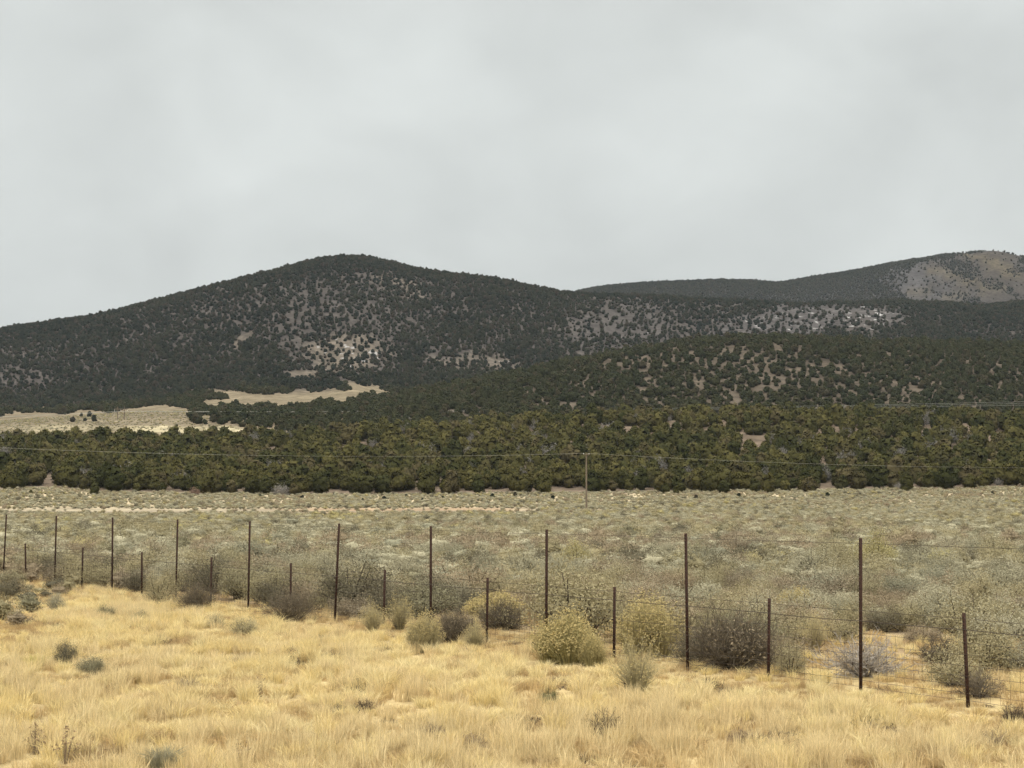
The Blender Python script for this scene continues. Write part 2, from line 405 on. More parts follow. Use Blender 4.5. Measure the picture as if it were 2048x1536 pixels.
# ------------------------------------------------------------------ terrain meshes
U = np.concatenate([np.linspace(-1.0, -.46, 50)[:-1], np.linspace(-.46, .46, 521), np.linspace(.46, 1.0, 50)[1:]])
YR = np.concatenate([np.linspace(-50, 12, 14), np.geomspace(14, 5000, 640)])
APX = 60.
split = int(np.searchsorted(YR, 442))
def ground_cover(X, Y, Z):
    px, py = project(X, Y, Z)
    a = X / np.maximum(Y, 1)
    yd, ye = layer(px, py, Y, a)
    n = fbm(X / 6, Y / 6, 71, 3)[..., None]
    soil = np.array([.34, .265, .175])
    c = np.broadcast_to(np.array([.37, .285, .145]), X.shape + (3,)).copy()              # under the dry grass
    def lay(k, col):
        nonlocal c
        k = np.asarray(k)[..., None]; c = c * (1 - k) + np.array(col) * k
    fy = 39.5 - .88 * X                    # fence line, about
    lay(sstep(-1.5, 2.5, Y - fy + 1.2 * n[..., 0]) , (.31, .24, .155))
    lay(np.exp(-((Y - fy + 1.5) / 3.2) ** 2) * .8, (.27, .195, .12))
    lay(sstep(45, 100, Y), (.225, .185, .12))
    lay(sstep(300, 330, Y), (.40, .33, .215))
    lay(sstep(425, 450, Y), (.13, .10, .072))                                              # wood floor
    lay(sstep(742, 760, Y), (.17, .135, .09))
    lay(sstep(742, 760, Y) * (1 - sstep(yd + 250, yd + 330, Y)) * (1 - blobs(px, py, CLEAR, 1.0)), (.172, .142, .094))
    lay(sstep(742, 760, Y) * blobs(px, py, [(380, 861, 190, 8, 1, 1.), (120, 858, 120, 9, 0, .5)], 0.) * (Y < 1010), (.33, .285, .18))
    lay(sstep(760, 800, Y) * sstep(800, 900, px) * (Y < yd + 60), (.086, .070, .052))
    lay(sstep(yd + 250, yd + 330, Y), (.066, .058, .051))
    lay(sstep(yd + 250, yd + 330, Y) * (Y < ye + 60) * blobs(px, py, [(1600, 643, 190, 30, -8, .9), (1260, 640, 110, 42, -20, .45)], 0.), (.070, .064, .060))
    lay(sstep(yd + 250, yd + 330, Y) * blobs(px, py, [(690, 705, 85, 36, 0, .75), (610, 748, 45, 10, 0, .8), (480, 680, 30, 10, -52, .6), (960, 725, 90, 24, 0, .5), (800, 570, 60, 20, 20, .5)], 0.), (.135, .113, .086))
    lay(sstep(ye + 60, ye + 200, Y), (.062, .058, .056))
    lay(sstep(ye + 60, ye + 200, Y) * blobs(px, py, [(2020, 570, 160, 60, 20, .9), (1990, 515, 60, 14, 0, 1.)], 0.), (.050, .043, .036))
    lay(sstep(ye + 60, ye + 200, Y) * blobs(px, py, [(2000, 535, 90, 9, 25, .9), (1930, 560, 80, 10, 15, .8), (1880, 590, 70, 6, 10, .6)], 0.), (.080, .066, .044))
    # the bare reddish and pale soil by the track
    trk = np.exp(-((Y - 290 - 6 * fbm(X / 60, Y * 0, 77, 2)) / 34) ** 4)
    lay(trk * (1 - sstep(1000, 1350, px)) * .9, (.33, .278, .19))
    lay(trk * sstep(480, 640, px) * (1 - sstep(980, 1080, px)), (.30, .22, .14))
    lay(trk * sstep(1500, 1900, px) * .5, (.5, .40, .26))
    sn = blobs(px, py, SNOW, .02) * (Y > yd + 200)
    return c, sn

def terrain(name, rows, label):
    Yr = YR[rows]; UU, Yg = np.meshgrid(U, Yr, indexing='ij')
    X = UU * (Yg + APX); Z = height(X, Yg)
    c, sn = ground_cover(X, Yg, Z)
    n, k = X.shape
    idx = np.arange(n * k).reshape(n, k)
    q = np.stack([idx[:-1, :-1], idx[1:, :-1], idx[1:, 1:], idx[:-1, 1:]], -1).reshape(-1, 4)
    me = mesh_data(name, np.stack([X, Yg, Z], -1).reshape(-1, 3), [q], M['ground'], smooth=True)
    ca = me.color_attributes.new('Cover', 'FLOAT_COLOR', 'POINT')
    ca.data.foreach_set('color', np.concatenate([c.reshape(-1, 3), np.ones((n * k, 1))], 1).astype(np.float32).ravel())
    sa = me.attributes.new('Snow', 'FLOAT', 'POINT'); sa.data.foreach_set('value', sn.astype(np.float32).ravel())
    return tag(link(bpy.data.objects.new(name, me)), label, None, None, 'structure')
terrain('ground', np.arange(0, split + 1), 'flat sagebrush plain with dry grass and bare soil')
terrain('hills', np.arange(split, len(YR)), 'wooded rolling hills with bare patches and thin snow')

# ------------------------------------------------------------------ dirt track
def dirt_track():
    xs = np.linspace(-190, 35, 160); ym = 283 + 3 * np.sin(xs / 40) + 1.2 * np.sin(xs / 11)
    V = []
    for o in np.linspace(-2.2, 2.2, 5):
        y = ym + o + .5 * fbm(xs / 7, xs * 0 + o, 83, 2)
        V.append(np.stack([xs, y, height(xs, y) + .06], -1))
    V = np.stack(V, 1); n, k, _ = V.shape; idx = np.arange(n * k).reshape(n, k)
    q = np.stack([idx[:-1, :-1], idx[1:, :-1], idx[1:, 1:], idx[:-1, 1:]], -1).reshape(-1, 4)
    me = mesh_data('dirt_track', V.reshape(-1, 3), [q], plain('pale_dirt', (.36, .30, .21), (.31, .255, .175), .4, .95), smooth=True)
    tag(link(bpy.data.objects.new('dirt_track', me)), 'pale dirt track crossing the far side of the plain', None, None, 'structure')
dirt_track()

# ------------------------------------------------------------------ plants
def juniper(seed, nleaf, lsize, cone=0.):
    """unit tree, about 1 wide and .9 high: returns crown and trunk builders"""
    r = np.random.default_rng(seed)
    hgt = r.uniform(.82, 1.0) + cone * .35
    nb = r.integers(9, 13)
    z = r.uniform(.10, .86, nb) * hgt
    env = np.interp(z / hgt, [0, .12, .35, .6, .85, 1], [.30, .40, .46, .40 - .1 * cone, .25 - .1 * cone, .08])
    an = r.uniform(0, 2 * math.pi, nb); rr = env * r.uniform(.35, .72, nb)
    C = np.stack([rr * np.cos(an), rr * np.sin(an), z], 1)
    rad = r.uniform(.17, .26, nb)
    C = np.concatenate([C, [[0, 0, hgt * .45], [0, 0, hgt * .2], [r.uniform(-.08, .08), r.uniform(-.08, .08), hgt * .82]]]); rad = np.concatenate([rad, [.36, .33, .16]])
    crown = MB()
    bv, bt = ICO2
    for c, q in zip(C, rad):                       # inner mass of each limb's foliage
        d = 1 + .25 * r.normal(size=(len(bv), 1)) * .6
        v = bv * d * q * .80 * np.array([1, 1, .85]) + c
        v[:, 2] = np.maximum(v[:, 2], .02)
        crown.add(v, None, bt)
    wgt = rad ** 2; k = r.choice(len(C), nleaf, p=wgt / wgt.sum())
    d = unit(r.normal(size=(nleaf, 3)) + np.array([0, 0, .15]))
    p = C[k] + d * rad[k][:, None] * r.uniform(.75, 1.12, (nleaf, 1)) * np.array([1, 1, .9])
    keep = p[:, 2] > .02; p, d = p[keep], d[keep]; n = len(p)
    u = unit(r.normal(size=(n, 3)) + d * .6 + np.array([0, 0, .5])); w = unit(np.cross(u, unit(d + .7 * r.normal(size=(n, 3)))))
    L = lsize * r.uniform(.6, 1.4, (n, 1))
    crown.quads_at(p, u * L, w * L * .55)
    trunk = MB()
    trunk.tube([(0, 0, -.06), (.02, .01, .12), (-.02, .02, .35), (0, 0, .6)], .05, .02, 5, False)
    for i in range(4):
        a = r.uniform(0, 6.28); e = np.array([math.cos(a), math.sin(a), 0]) * .3
        trunk.tube([(0, 0, .08), e * .5 + (0, 0, .2), e + (0, 0, .38)], .025, .01, 4, False)
    return crown, trunk

def sage(seed, nleaf, lsize, nstem=24, core=True, tall=.72, spread=1.0, lie=.6):
    """unit shrub about 1 wide: leaf plumes at the tips of many stems"""
    r = np.random.default_rng(seed)
    nt = 34
    th = np.arccos(1 - r.uniform(0, .93, nt)); an = np.arange(nt) * 2.39996 + r.uniform(-.5, .5, nt)
    rad = r.uniform(.62, 1.0, nt) * (1 + .15 * np.sin(an * 2 + r.uniform(0, 6)))
    tip = np.stack([np.sin(th) * np.cos(an) * .46 * spread, np.sin(th) * np.sin(an) * .46 * spread, .20 + np.cos(th) * (tall - .24)], 1) * rad[:, None]
    pl = r.uniform(.085, .15, nt)
    lv = MB(); k = r.integers(0, nt, nleaf)
    g = r.normal(size=(nleaf, 3)) * np.array([.7, .7, .85])
    p = tip[k] * np.where(r.uniform(0, 1, (nleaf, 1)) < .4, r.uniform(.35, 1, (nleaf, 1)), 1) + g * pl[k][:, None]
    keep = p[:, 2] > .07; p, k, g = p[keep], k[keep], g[keep]; n = len(p)
    up = unit(tip[k] * np.array([1, 1, .6]) + np.array([0, 0, .35]))
    # most leaves lie along the outside of the mound, some stand up as plumes
    nr = unit(unit(p - np.array([0, 0, .12])) + .45 * r.normal(size=(n, 3)))
    flat = r.uniform(0, 1, (n, 1)) < lie
    u = np.where(flat, unit(np.cross(nr, r.normal(size=(n, 3)))), unit(up + .55 * r.normal(size=(n, 3))))
    w = np.where(flat, np.cross(nr, u), unit(np.cross(u, r.normal(size=(n, 3)))))
    L = lsize * r.uniform(.6, 1.4, (n, 1))
    lv.quads_at(p, u * L, w * L * .36)
    st = MB()
    for i in range(min(nstem, nt)):
        t = tip[i]; m = t * np.array([.45, .45, .5]) + r.normal(size=3) * .03
        st.tube([np.array([0, 0, -.05]) + r.normal(size=3) * [.03, .03, 0], m, t], .016, .005, 3, False)
    if core:
        bv, bt = ICO2
        v = bv * (1 + .22 * r.normal(size=(len(bv), 1))) * np.array([.40 * spread, .40 * spread, tall * .32]) + np.array([0, 0, tall * .56])
        v = (v - [0, 0, tall * .5]) * .72 + [0, 0, tall * .5]; v[:, 2] = np.maximum(v[:, 2], 0)
        lv.add(v, None, bt)
    return lv, st

def spray(seed, n, height_=.8, fan=.5, wd=.006, upright=1., ntop=5, topsize=.022, curve=.25):
    """rabbitbrush: many thin upright stems fanning from the base, a flower head on each"""
    r = np.random.default_rng(seed)
    an = r.uniform(0, 2 * math.pi, n); q = np.sqrt(r.uniform(0, 1, n))
    out = np.stack([np.cos(an), np.sin(an), 0 * an], 1)
    hh = height_ * np.sqrt(np.maximum(.05, 1 - (q * .88) ** 2)) * r.uniform(.72, 1.05, n)
    ph = r.uniform(0, 6.28, 4); lob = 1 + .14 * np.sin(2 * an + ph[0]) + .12 * np.sin(3 * an + ph[1]) + .10 * np.sin(7 * an + ph[2] + 4 * q)
    hh = hh * lob
    out = out * (1 + .14 * np.sin(3 * an + ph[3]) + .08 * np.sin(5 * an + ph[1]))[:, None]
    p0 = out * (q * .10)[:, None] * np.array([1, 1, 0]) + np.array([0, 0, -.03])
    p2 = out * (q * fan)[:, None] + np.stack([0 * hh, 0 * hh, hh], 1) + r.normal(size=(n, 3)) * .02
    p1 = (p0 + p2) / 2 + out * (curve * q * fan * .35)[:, None] * -1 + np.stack([0 * hh, 0 * hh, hh * .06 * upright], 1)
    st = MB(); st.ribbons(p0, p1, p2, wd * r.uniform(.7, 1.3, n), unit(np.cross(p2 - p0, r.normal(size=(n, 3)))))
    # side twigs and narrow leaves along the stems
    m = n * 3; k = r.integers(0, n, m); t = r.uniform(.35, .98, (m, 1))
    b = np.where(t < .5, p0[k] + (p1 - p0)[k] * t * 2, p1[k] + (p2 - p1)[k] * (t - .5) * 2)
    u = unit(unit(p2 - p0)[k] + .5 * r.normal(size=(m, 3))); L = r.uniform(.03, .075, (m, 1)) * height_ / .8
    st.quads_at(b + u * L, u * L, unit(np.cross(u, r.normal(size=(m, 3)))) * wd * .9)
    tp = MB()
    if ntop:
        top = np.where(hh > 0)[0]; k = np.repeat(top, ntop); mm = len(k)
        c = p2[k] + r.normal(size=(mm, 3)) * topsize * .8 * np.array([1, 1, .6]); u = rdir(mm) * topsize
        tp.quads_at(c, u, unit(np.cross(u, r.normal(size=(mm, 3)))) * topsize * .6)
    return st, tp

def twigs(seed, n, hgt=.6, fan=.5, wd=.008, gen=3, sprawl=.4):
    """leafless branching brush"""
    r = np.random.default_rng(seed)
    tb = MB()
    an = r.uniform(0, 2 * math.pi, n); q = np.sqrt(r.uniform(0.02, 1, n))
    base = np.stack([np.cos(an) * q * .08, np.sin(an) * q * .08, 0 * q - .03], 1)
    d = unit(np.stack([np.cos(an) * q * fan, np.sin(an) * q * fan, hgt * (1.05 - .7 * q ** 2)], 1) + r.normal(size=(n, 3)) * .08)
    Lg = hgt * r.uniform(.5, .8, n)
    for g in range(gen):
        bend = r.normal(size=(len(base), 3)) * .16
        mid = base + d * (Lg * .5)[:, None] + bend * Lg[:, None] * .5
        end = base + unit(d + bend) * Lg[:, None]
        end[:, 2] = np.maximum(end[:, 2], .02)
        tb.ribbons(base, mid, end, np.full(len(base), wd * (.68 ** g)), unit(np.cross(d, r.normal(size=d.shape))))
        if g == gen - 1: break
        m = 3; k = np.repeat(np.arange(len(base)), m); t = r.uniform(.3, .95, (len(k), 1))
        nb = np.where(t < .5, base[k] + (mid - base)[k] * t * 2, mid[k] + (end - mid)[k] * (t - .5) * 2)
        d = unit(d[k] + r.normal(size=(len(k), 3)) * (.35 + sprawl * .5) + np.array([0, 0, .12]))
        Lg = Lg[k] * r.uniform(.4, .7, len(k)); base = nb
    return tb

def tuft(seed, n, hgt, rad, wd, lean=.35, droop=.2):
    r = np.random.default_rng(seed)
    an = r.uniform(0, 2 * math.pi, n); q = np.sqrt(r.uniform(0, 1, n)) * rad
    p0 = np.stack([np.cos(an) * q, np.sin(an) * q, 0 * q - .02], 1)
    a2 = an + r.normal(0, .9, n); ln = r.uniform(.05, 1, n) ** 1.3 * lean
    hh = hgt * r.uniform(.45, 1.05, n)
    o = np.stack([np.cos(a2), np.sin(a2), 0 * an], 1)
    p1 = p0 + o * (ln * hh * .35)[:, None] + np.stack([0 * hh, 0 * hh, hh * .58], 1)
    p2 = p1 + o * (ln * hh * .75)[:, None] + np.stack([0 * hh, 0 * hh, hh * (.42 - droop * ln)], 1)
    mb = MB(); mb.ribbons(p0, p1, p2, wd * r.uniform(.7, 1.3, n), unit(np.cross(p2 - p0, r.normal(size=(n, 3)))))
    return mb

def joined(name, builders_mats, center=None):
    vs, fs, mi, n, mats = [], [], [], 0, []
    for i, (b, m) in enumerate(builders_mats):
        v, f = b.arrays(); vs.append(v); mats.append(m)
        for x in f: fs.append(x + n); mi.append(np.full(len(x), i))
        n += len(v)
    # group by face size
    order = sorted(range(len(fs)), key=lambda i: -fs[i].shape[1])
    me = mesh_data(name, np.concatenate(vs), [fs[i] for i in order], mats, np.concatenate([mi[i] for i in order]), nrm=None if center is None else round_normals(np.concatenate(vs), center))
    return bpy.data.objects.new(name, me)

def proto_collection(name, objs):
    c = bpy.data.collections.new(name)
    for o in objs: c.objects.link(o)
    return c

def scatter_stuff(name, pts, rotz, scl, idx, coll, label, mat):
    """one object that spreads uncountable plants over its points"""
    n = len(pts)
    me = bpy.data.meshes.new(name); me.vertices.add(n); me.vertices.foreach_set('co', np.asarray(pts, np.float32).ravel())
    def attr(nm, ty, key, arr): a = me.attributes.new(nm, ty, 'POINT'); a.data.foreach_set(key, np.ascontiguousarray(arr).ravel())
    rot = np.zeros((n, 3), np.float32); rot[:, 2] = rotz
    if len(pts): rot[:, 0] = rng.normal(0, .06, n); rot[:, 1] = rng.normal(0, .06, n)
    attr('plant_turn', 'FLOAT_VECTOR', 'vector', rot); attr('plant_size', 'FLOAT_VECTOR', 'vector', np.asarray(scl, np.float32)); attr('plant_kind', 'INT', 'value', np.asarray(idx, np.int32))
    me.update()
    o = link(bpy.data.objects.new(name, me)); tag(o, label, None, None, 'stuff')
    ng = bpy.data.node_groups.new(name, 'GeometryNodeTree')
    ng.interface.new_socket('Geometry', in_out='INPUT', socket_type='NodeSocketGeometry'); ng.interface.new_socket('Geometry', in_out='OUTPUT', socket_type='NodeSocketGeometry')
    gi, go = ng.nodes.new('NodeGroupInput'), ng.nodes.new('NodeGroupOutput')
    ip = ng.nodes.new('GeometryNodeInstanceOnPoints'); ci = ng.nodes.new('GeometryNodeCollectionInfo')
    ci.inputs['Collection'].default_value = coll; ci.inputs['Separate Children'].default_value = True; ci.inputs['Reset Children'].default_value = True
    ip.inputs['Pick Instance'].default_value = True
    def na(nm, ty):
        a = ng.nodes.new('GeometryNodeInputNamedAttribute'); a.data_type = ty; a.inputs['Name'].default_value = nm
        return [s for s in a.outputs if s.enabled and s.name == 'Attribute'][0]
    L = ng.links
    L.new(gi.outputs[0], ip.inputs['Points']); L.new(ci.outputs[0], ip.inputs['Instance'])
    L.new(na('plant_kind', 'INT'), ip.inputs['Instance Index']); L.new(na('plant_turn', 'FLOAT_VECTOR'), ip.inputs['Rotation']); L.new(na('plant_size', 'FLOAT_VECTOR'), ip.inputs['Scale'])
    L.new(ip.outputs[0], go.inputs[0])
    o.modifiers.new('spread', 'NODES').node_group = ng
    return o

ORD = ('zeroth first second third fourth fifth sixth seventh eighth ninth tenth eleventh twelfth thirteenth fourteenth fifteenth sixteenth seventeenth eighteenth nineteenth twentieth').split()
def ordinal(n):
    if n <= 20: return ORD[n]
    tens = {2: 'twenty', 3: 'thirty', 4: 'forty', 5: 'fifty', 6: 'sixty', 7: 'seventy', 8: 'eighty', 9: 'ninety'}
    t, u = divmod(n, 10)
    return (tens[t] + '-' + ORD[u]) if u else tens[t][:-1] + 'ieth'

# ------------------------------------------------------------------ fence
TALL = [15, 117, 231, 358, 501, 672, 862, 1090, 1369, 1709]
SHORT = [60, 171, 290, 427, 585, 769, 973, 1224, 1528, 1920]
ax0, tb0 = at(117, 1170); ax1, tb1 = at(1714, 1386)
Y0, Y1 = H / -tb0, H / -tb1
Pf0, Pf1 = np.array([ax0 * Y0, Y0]), np.array([ax1 * Y1, Y1])
fd = (Pf1 - Pf0) / np.linalg.norm(Pf1 - Pf0)
def fence_s(px):                        # where the sight line of a pixel column meets the fence line
    a = (px - CX) / F / cp
    # Pf0 + s fd :  X = a Y
    return (a * Pf0[1] - Pf0[0]) / (fd[0] - a * fd[1])
posts = sorted([(fence_s(p + .4), 'tall') for p in TALL] + [(fence_s(p + .4), 'short') for p in SHORT])
gap = np.mean(np.diff([p[0] for p in posts]))
posts = [(posts[0][0] - 2 * gap, 'tall'), (posts[0][0] - gap, 'short')] + posts + [(posts[-1][0] + gap, 'tall'), (posts[-1][0] + 2 * gap, 'short')]
HT, HS = 2.42, 1.37
fang = math.atan2(fd[1], fd[0])
def fence_pt(s, z=0.): p = Pf0 + s * fd; return np.array([p[0], p[1], z])

def post_mesh(hgt, name):
    mb = MB()
    z0 = -.3
    mb.box((0, 0, (hgt + z0) / 2), (.046, .007, hgt - z0)); mb.box((0, .0245, (hgt + z0) / 2), (.007, .042, hgt - z0))
    for z in np.arange(.12, hgt - .03, .054): mb.box((0, -.0085, z), (.016, .010, .026))
    return mb.mesh(name, M['rust'])
def build_fence():
    root = thing('wire_fence', fence_pt(0), 'rusty steel post and wire fence with alternating tall and short posts between grass and sagebrush', 'fence')
    meT, meS = post_mesh(HT, 'tall_post'), post_mesh(HS, 'short_post')
    fr = np.random.default_rng(3)
    loc0 = Vector3(root.location)
    for s, k in posts:
        o = part('post', meT if k == 'tall' else meS, root)
        p = fence_pt(s) - loc0; o.location = p
        o.rotation_euler = (fr.normal(0, .012), fr.normal(0, .012), fang + fr.normal(0, .2))
        o['label'] = 'tall rusty steel post' if k == 'tall' else 'short rusty steel post'
    ss = np.array([p[0] for p in posts]); hs = np.array([p[1] == 'tall' for p in posts])
    off = np.array([-fd[1], fd[0], 0]) * -.018      # wires run on the near face of the posts
    def strand(mb, z, at_s, r, sag, wob=.006, k=4):
        pts = []
        for a, b in zip(at_s[:-1], at_s[1:]):
            t = np.linspace(0, 1, 13)[:-1]; dz = fr.normal(0, wob)
            for u in t: pts.append(fence_pt(a + (b - a) * u, z + dz * math.sin(math.pi * u) - sag * 4 * u * (1 - u)) + off - loc0)
        mb.tube(pts, r, r, k, False)
        return pts
    top = MB(); strand(top, HT - .08, ss[hs], .0030, .012); part('top_wire', top.mesh('top_wire', M['wire']), root)
    for z, r, dark in ((HS - .075, .0032, 0), (HS - .24, .0052, 1)):
        mb = MB(); pts = np.array(strand(mb, z, ss, r, .012))
        if dark:
            seg = np.linalg.norm(np.diff(pts, axis=0), axis=1); cum = np.concatenate([[0], np.cumsum(seg)])
            for d in np.arange(.06, cum[-1], .13):      # barbs
                p = np.array([np.interp(d, cum, pts[:, i]) for i in range(3)])
                for _ in range(2):
                    v = fr.normal(size=3); v = v / np.linalg.norm(v) * .022
                    mb.tube([p - v, p, p + v], .0017, .0012, 3, False)
        part('barbed_wire' if dark else 'smooth_wire', mb.mesh('strand', M['wire']), root)
    mb = MB()
    for z in (HS - .43, HS - .60, HS - .76, HS - .91, HS - 1.04, HS - 1.16, HS - 1.26): strand(mb, z, ss, .0030, .006, .003, 3)
    s = ss[0]
    while s < ss[-1]:
        mb.tube([fence_pt(s, HS - 1.26) + off - loc0, fence_pt(s + fr.normal(0, .004), HS - .43) + off - loc0], .0019, .0019, 3, False); s += .17
    part('woven_wire', mb.mesh('woven_wire', M['wire']), root)
def Vector3(v): return np.array([v[0], v[1], v[2]])
build_fence()
vis_posts = sorted([(p, 'tall', i + 1) for i, p in enumerate(TALL)] + [(p, 'short', i + 1) for i, p in enumerate(SHORT)])
def bay(px):
    xs = [v[0] for v in vis_posts]
    i = int(np.searchsorted(xs, px))
    if i == 0: return 'left of first tall fence post'
    if i == len(xs): return 'right of tenth short fence post'
    a, b = vis_posts[i - 1], vis_posts[i]
    return f'between {ORD[a[2]]} {a[1]} and {ORD[b[2]]} {b[1]} fence posts from left'
def tall_bay(px):
    i = int(np.searchsorted(TALL, px))
    if i == 0: return 'left of the first tall fence post'
    if i == 10: return 'right of the tenth tall fence post'
    return f'above gap between {ORD[i]} and {ORD[i + 1]} tall fence posts'

# ------------------------------------------------------------------ power lines
def power_pole():
    Y = 287.; a, tt = at(1172.5, 906)
    X = a * Y; zb_ = float(height(X, Y)); zt = H + tt * Y
    root = thing('power_pole', (X, Y, zb_), 'tall weathered wooden power pole standing alone on the plain before the wood', 'power pole')
    h = zt - zb_
    mb = MB(); mb.tube([(0, 0, -.5), (0, 0, h * .5), (0.02, 0, h)], .19, .13, 12); part('pole_shaft', mb.mesh('pole_shaft', M['pole']), root)
    mb = MB(); mb.box((0, -.16, h - .35), (1.25, .10, .13)); mb.tube([(-.45, -.12, h - .4), (0, -.12, h - .95)], .02, .02, 4); mb.tube([(.45, -.12, h - .4), (0, -.12, h - .95)], .02, .02, 4)
    part('crossarm', mb.mesh('crossarm', M['pole']), root)
    for x in (-.52, .52):
        mb = MB()
        mb.tube([(x, -.16, h - .29), (x, -.16, h - .16)], .03, .03, 6); mb.tube([(x, -.16, h - .16), (x, -.16, h - .11)], .10, .08, 8); mb.tube([(x, -.16, h - .10), (x, -.16, h - .03)], .07, .05, 8)
        part('insulator', mb.mesh('insulator', M['porcelain']), root)
    for x, nm in ((-.52, 'left insulator of the lone pole'), (.52, 'right insulator of the lone pole')):
        pts = []
        for u in np.linspace(.95, 0, 30): pts.append((X + x - 186 * u, Y - .16 - 95 * u, zt - .05 - 8.5 * u + 14.4 * u * u))
        for u in np.linspace(0, 1, 40)[1:]: pts.append((X + x + 186 * u, Y - .16 + 95 * u, zt - .05 + .9 * u - 4 * 2.2 * u * (1 - u)))
        mb = MB(); mb.tube(pts, .010, .010, 4)
        tag(link(bpy.data.objects.new('overhead_wire', mb.mesh('overhead_wire', M['line']))), f'thin overhead wire resting on the {nm}', 'wire', 'wires of the near power line')
power_pole()

def h_frame():
    Y = 885.; a0, _ = at(241.5, 850)
    X = a0 * Y; z0 = float(height(X, Y)); _, tt = at(241, 813); h = H + tt * Y - z0
    root = thing('transmission_tower', (X, Y, z0), 'two-legged wooden transmission frame in the pale clearing below the hill', 'pylon')
    for x in (-1.95, 1.95):
        mb = MB(); mb.tube([(x, 0, -.5), (x, 0, h)], .26, .19, 8); part('leg', mb.mesh('leg', M['bark']), root)
    mb = MB(); mb.box((0, -.25, h - 1.6), (8.2, .25, .32)); part('crossarm', mb.mesh('crossarm', M['bark']), root)
    mb = MB(); mb.tube([(-1.9, .0, h - 2.2), (1.9, .0, h - 5.2)], .09, .09, 4); mb.tube([(1.9, .05, h - 2.2), (-1.9, .05, h - 5.2)], .09, .09, 4); part('brace', mb.mesh('brace', M['bark']), root)
    for x, nm in ((-3.8, 'left end'), (0, 'middle'), (3.8, 'right end')):
        mb = MB(); mb.tube([(x, -.25, h - 2.9), (x, -.25, h - 1.7)], .10, .08, 6); part('insulator', mb.mesh('insulator', M['porcelain']), root)
        w0 = np.array([X + x, Y - .25, z0 + h - 2.9])
        pts = []
        def span(px, py, Yq, sag, n=40):
            aa, t2 = at(px, py); e = np.array([aa * Yq + x * .4, Yq + x * .9, H + t2 * Yq + x * .35])
            return [w0 + (e - w0) * u - np.array([0, 0, sag * 4 * u * (1 - u)]) for u in np.linspace(0, 1, n)]
        L_ = span(-500, 842, 830, 1.5, 24); R_ = span(2500, 796, 760, 2.4, 60)
        pts = L_[::-1] + R_[1:]
        mb = MB(); mb.tube(pts, .036, .036, 4)
        tag(link(bpy.data.objects.new('overhead_wire', mb.mesh('overhead_wire', M['line_far']))), f'long transmission wire hung from the {nm} of the far frame crossarm', 'wire', 'wires of the far transmission line')
h_frame()

# ------------------------------------------------------------------ junipers
def scatter_uniform(amax, y0, y1, dens):
    area = amax * (y1 ** 2 - y0 ** 2)
    n = int(area * dens)
    Y = np.sqrt(rng.uniform(y0 ** 2, y1 ** 2, n)); a = rng.uniform(-amax, amax, n)
    return a * Y, Y
def scatter_jitter(amax, y0, y1, cell, jit=.42):
    nx, ny = int(2 * amax * y1 / cell), int((y1 - y0) / cell)
    gx, gy = np.meshgrid(np.arange(nx), np.arange(ny))
    X = (gx + .5 * (gy % 2) + rng.uniform(-jit, jit, gx.shape)) * cell - amax * y1
    Y = (gy + rng.uniform(-jit, jit, gx.shape)) * cell + y0
    X, Y = X.ravel(), Y.ravel(); k = np.abs(X / Y) < amax
    return X[k], Y[k]

NT = 6
tree_b = [juniper(100 + i, 900, .050, cone=(i % 3 == 2) * .6) for i in range(NT)]
tree_lo = [juniper(140 + i, 260, .085, cone=(i % 3 == 2) * .6) for i in range(NT)]
proto_j = proto_collection('juniper_kinds', [joined('juniper_%s' % 'abcdef'[i], [(tree_lo[i][0], M['juniper']), (tree_lo[i][1], M['bark'])], (0, 0, .36)) for i in range(NT)] + [joined('juniper_%s' % 'yz'[i], [(sage(880 + i, 900, .05, 30, False, .85)[0], M['grey_tree']), (tree_lo[i][1], M['bark'])]) for i in range(2)])
proto_p = proto_collection('pinyon_kinds', [joined('pinyon_%s' % 'abcdef'[i], [(tree_lo[i][0], M['pinyon']), (tree_lo[i][1], M['bark'])], (0, 0, .36)) for i in range(NT)])
proto_k = proto_collection('knoll_kinds', [joined('knoll_tree_%s' % 'abcdef'[i], [(tree_lo[i][0], M['knoll']), (tree_lo[i][1], M['bark'])], (0, 0, .36)) for i in range(NT)])
crown_me = [b[0].mesh('crown', M['juniper'], center=(0, 0, .36)) for b in tree_b]; trunk_me = [b[1].mesh('trunk', M['bark']) for b in tree_b]
crown_pin = [b[0].mesh('crown', M['pinyon'], center=(0, 0, .36)) for b in tree_b]

# wood on the near slope
X, Y = scatter_jitter(.46, 424, 745, 5.5, .5)
edge = 432 + 10 * fbm(X / 30, X * 0, 91, 3) + 16 * (vnoise(X / 4.5, X * 0 + 3, 93) - .5)
Z = height(X, Y); px, py = project(X, Y, Z)
dn = tree_density(px, py, X, Y) * (1 - .55 * sstep(22, 0, Y - edge) * (vnoise(X / 9, Y / 6, 99) > .5)) * (.40 + .95 * vnoise(X / 13, Y / 24, 97))
k = (Y > edge) & (rng.uniform(0, 1, len(X)) < dn)
X, Y, Z, px = X[k], Y[k], Z[k], px[k]
S = 4.9 * np.exp(rng.normal(0, .26, len(X))).clip(.55, 1.5)
HZ = S * rng.uniform(.85, 1.2, len(X)); KI = rng.integers(0, NT, len(X)); RZ = rng.uniform(0, 6.28, len(X))
inframe = (px > -15) & (px < 2063)
order = np.argsort(np.where(inframe, Y, 1e9))[:285]
sel = np.zeros(len(X), bool); sel[order] = True
counts = {}
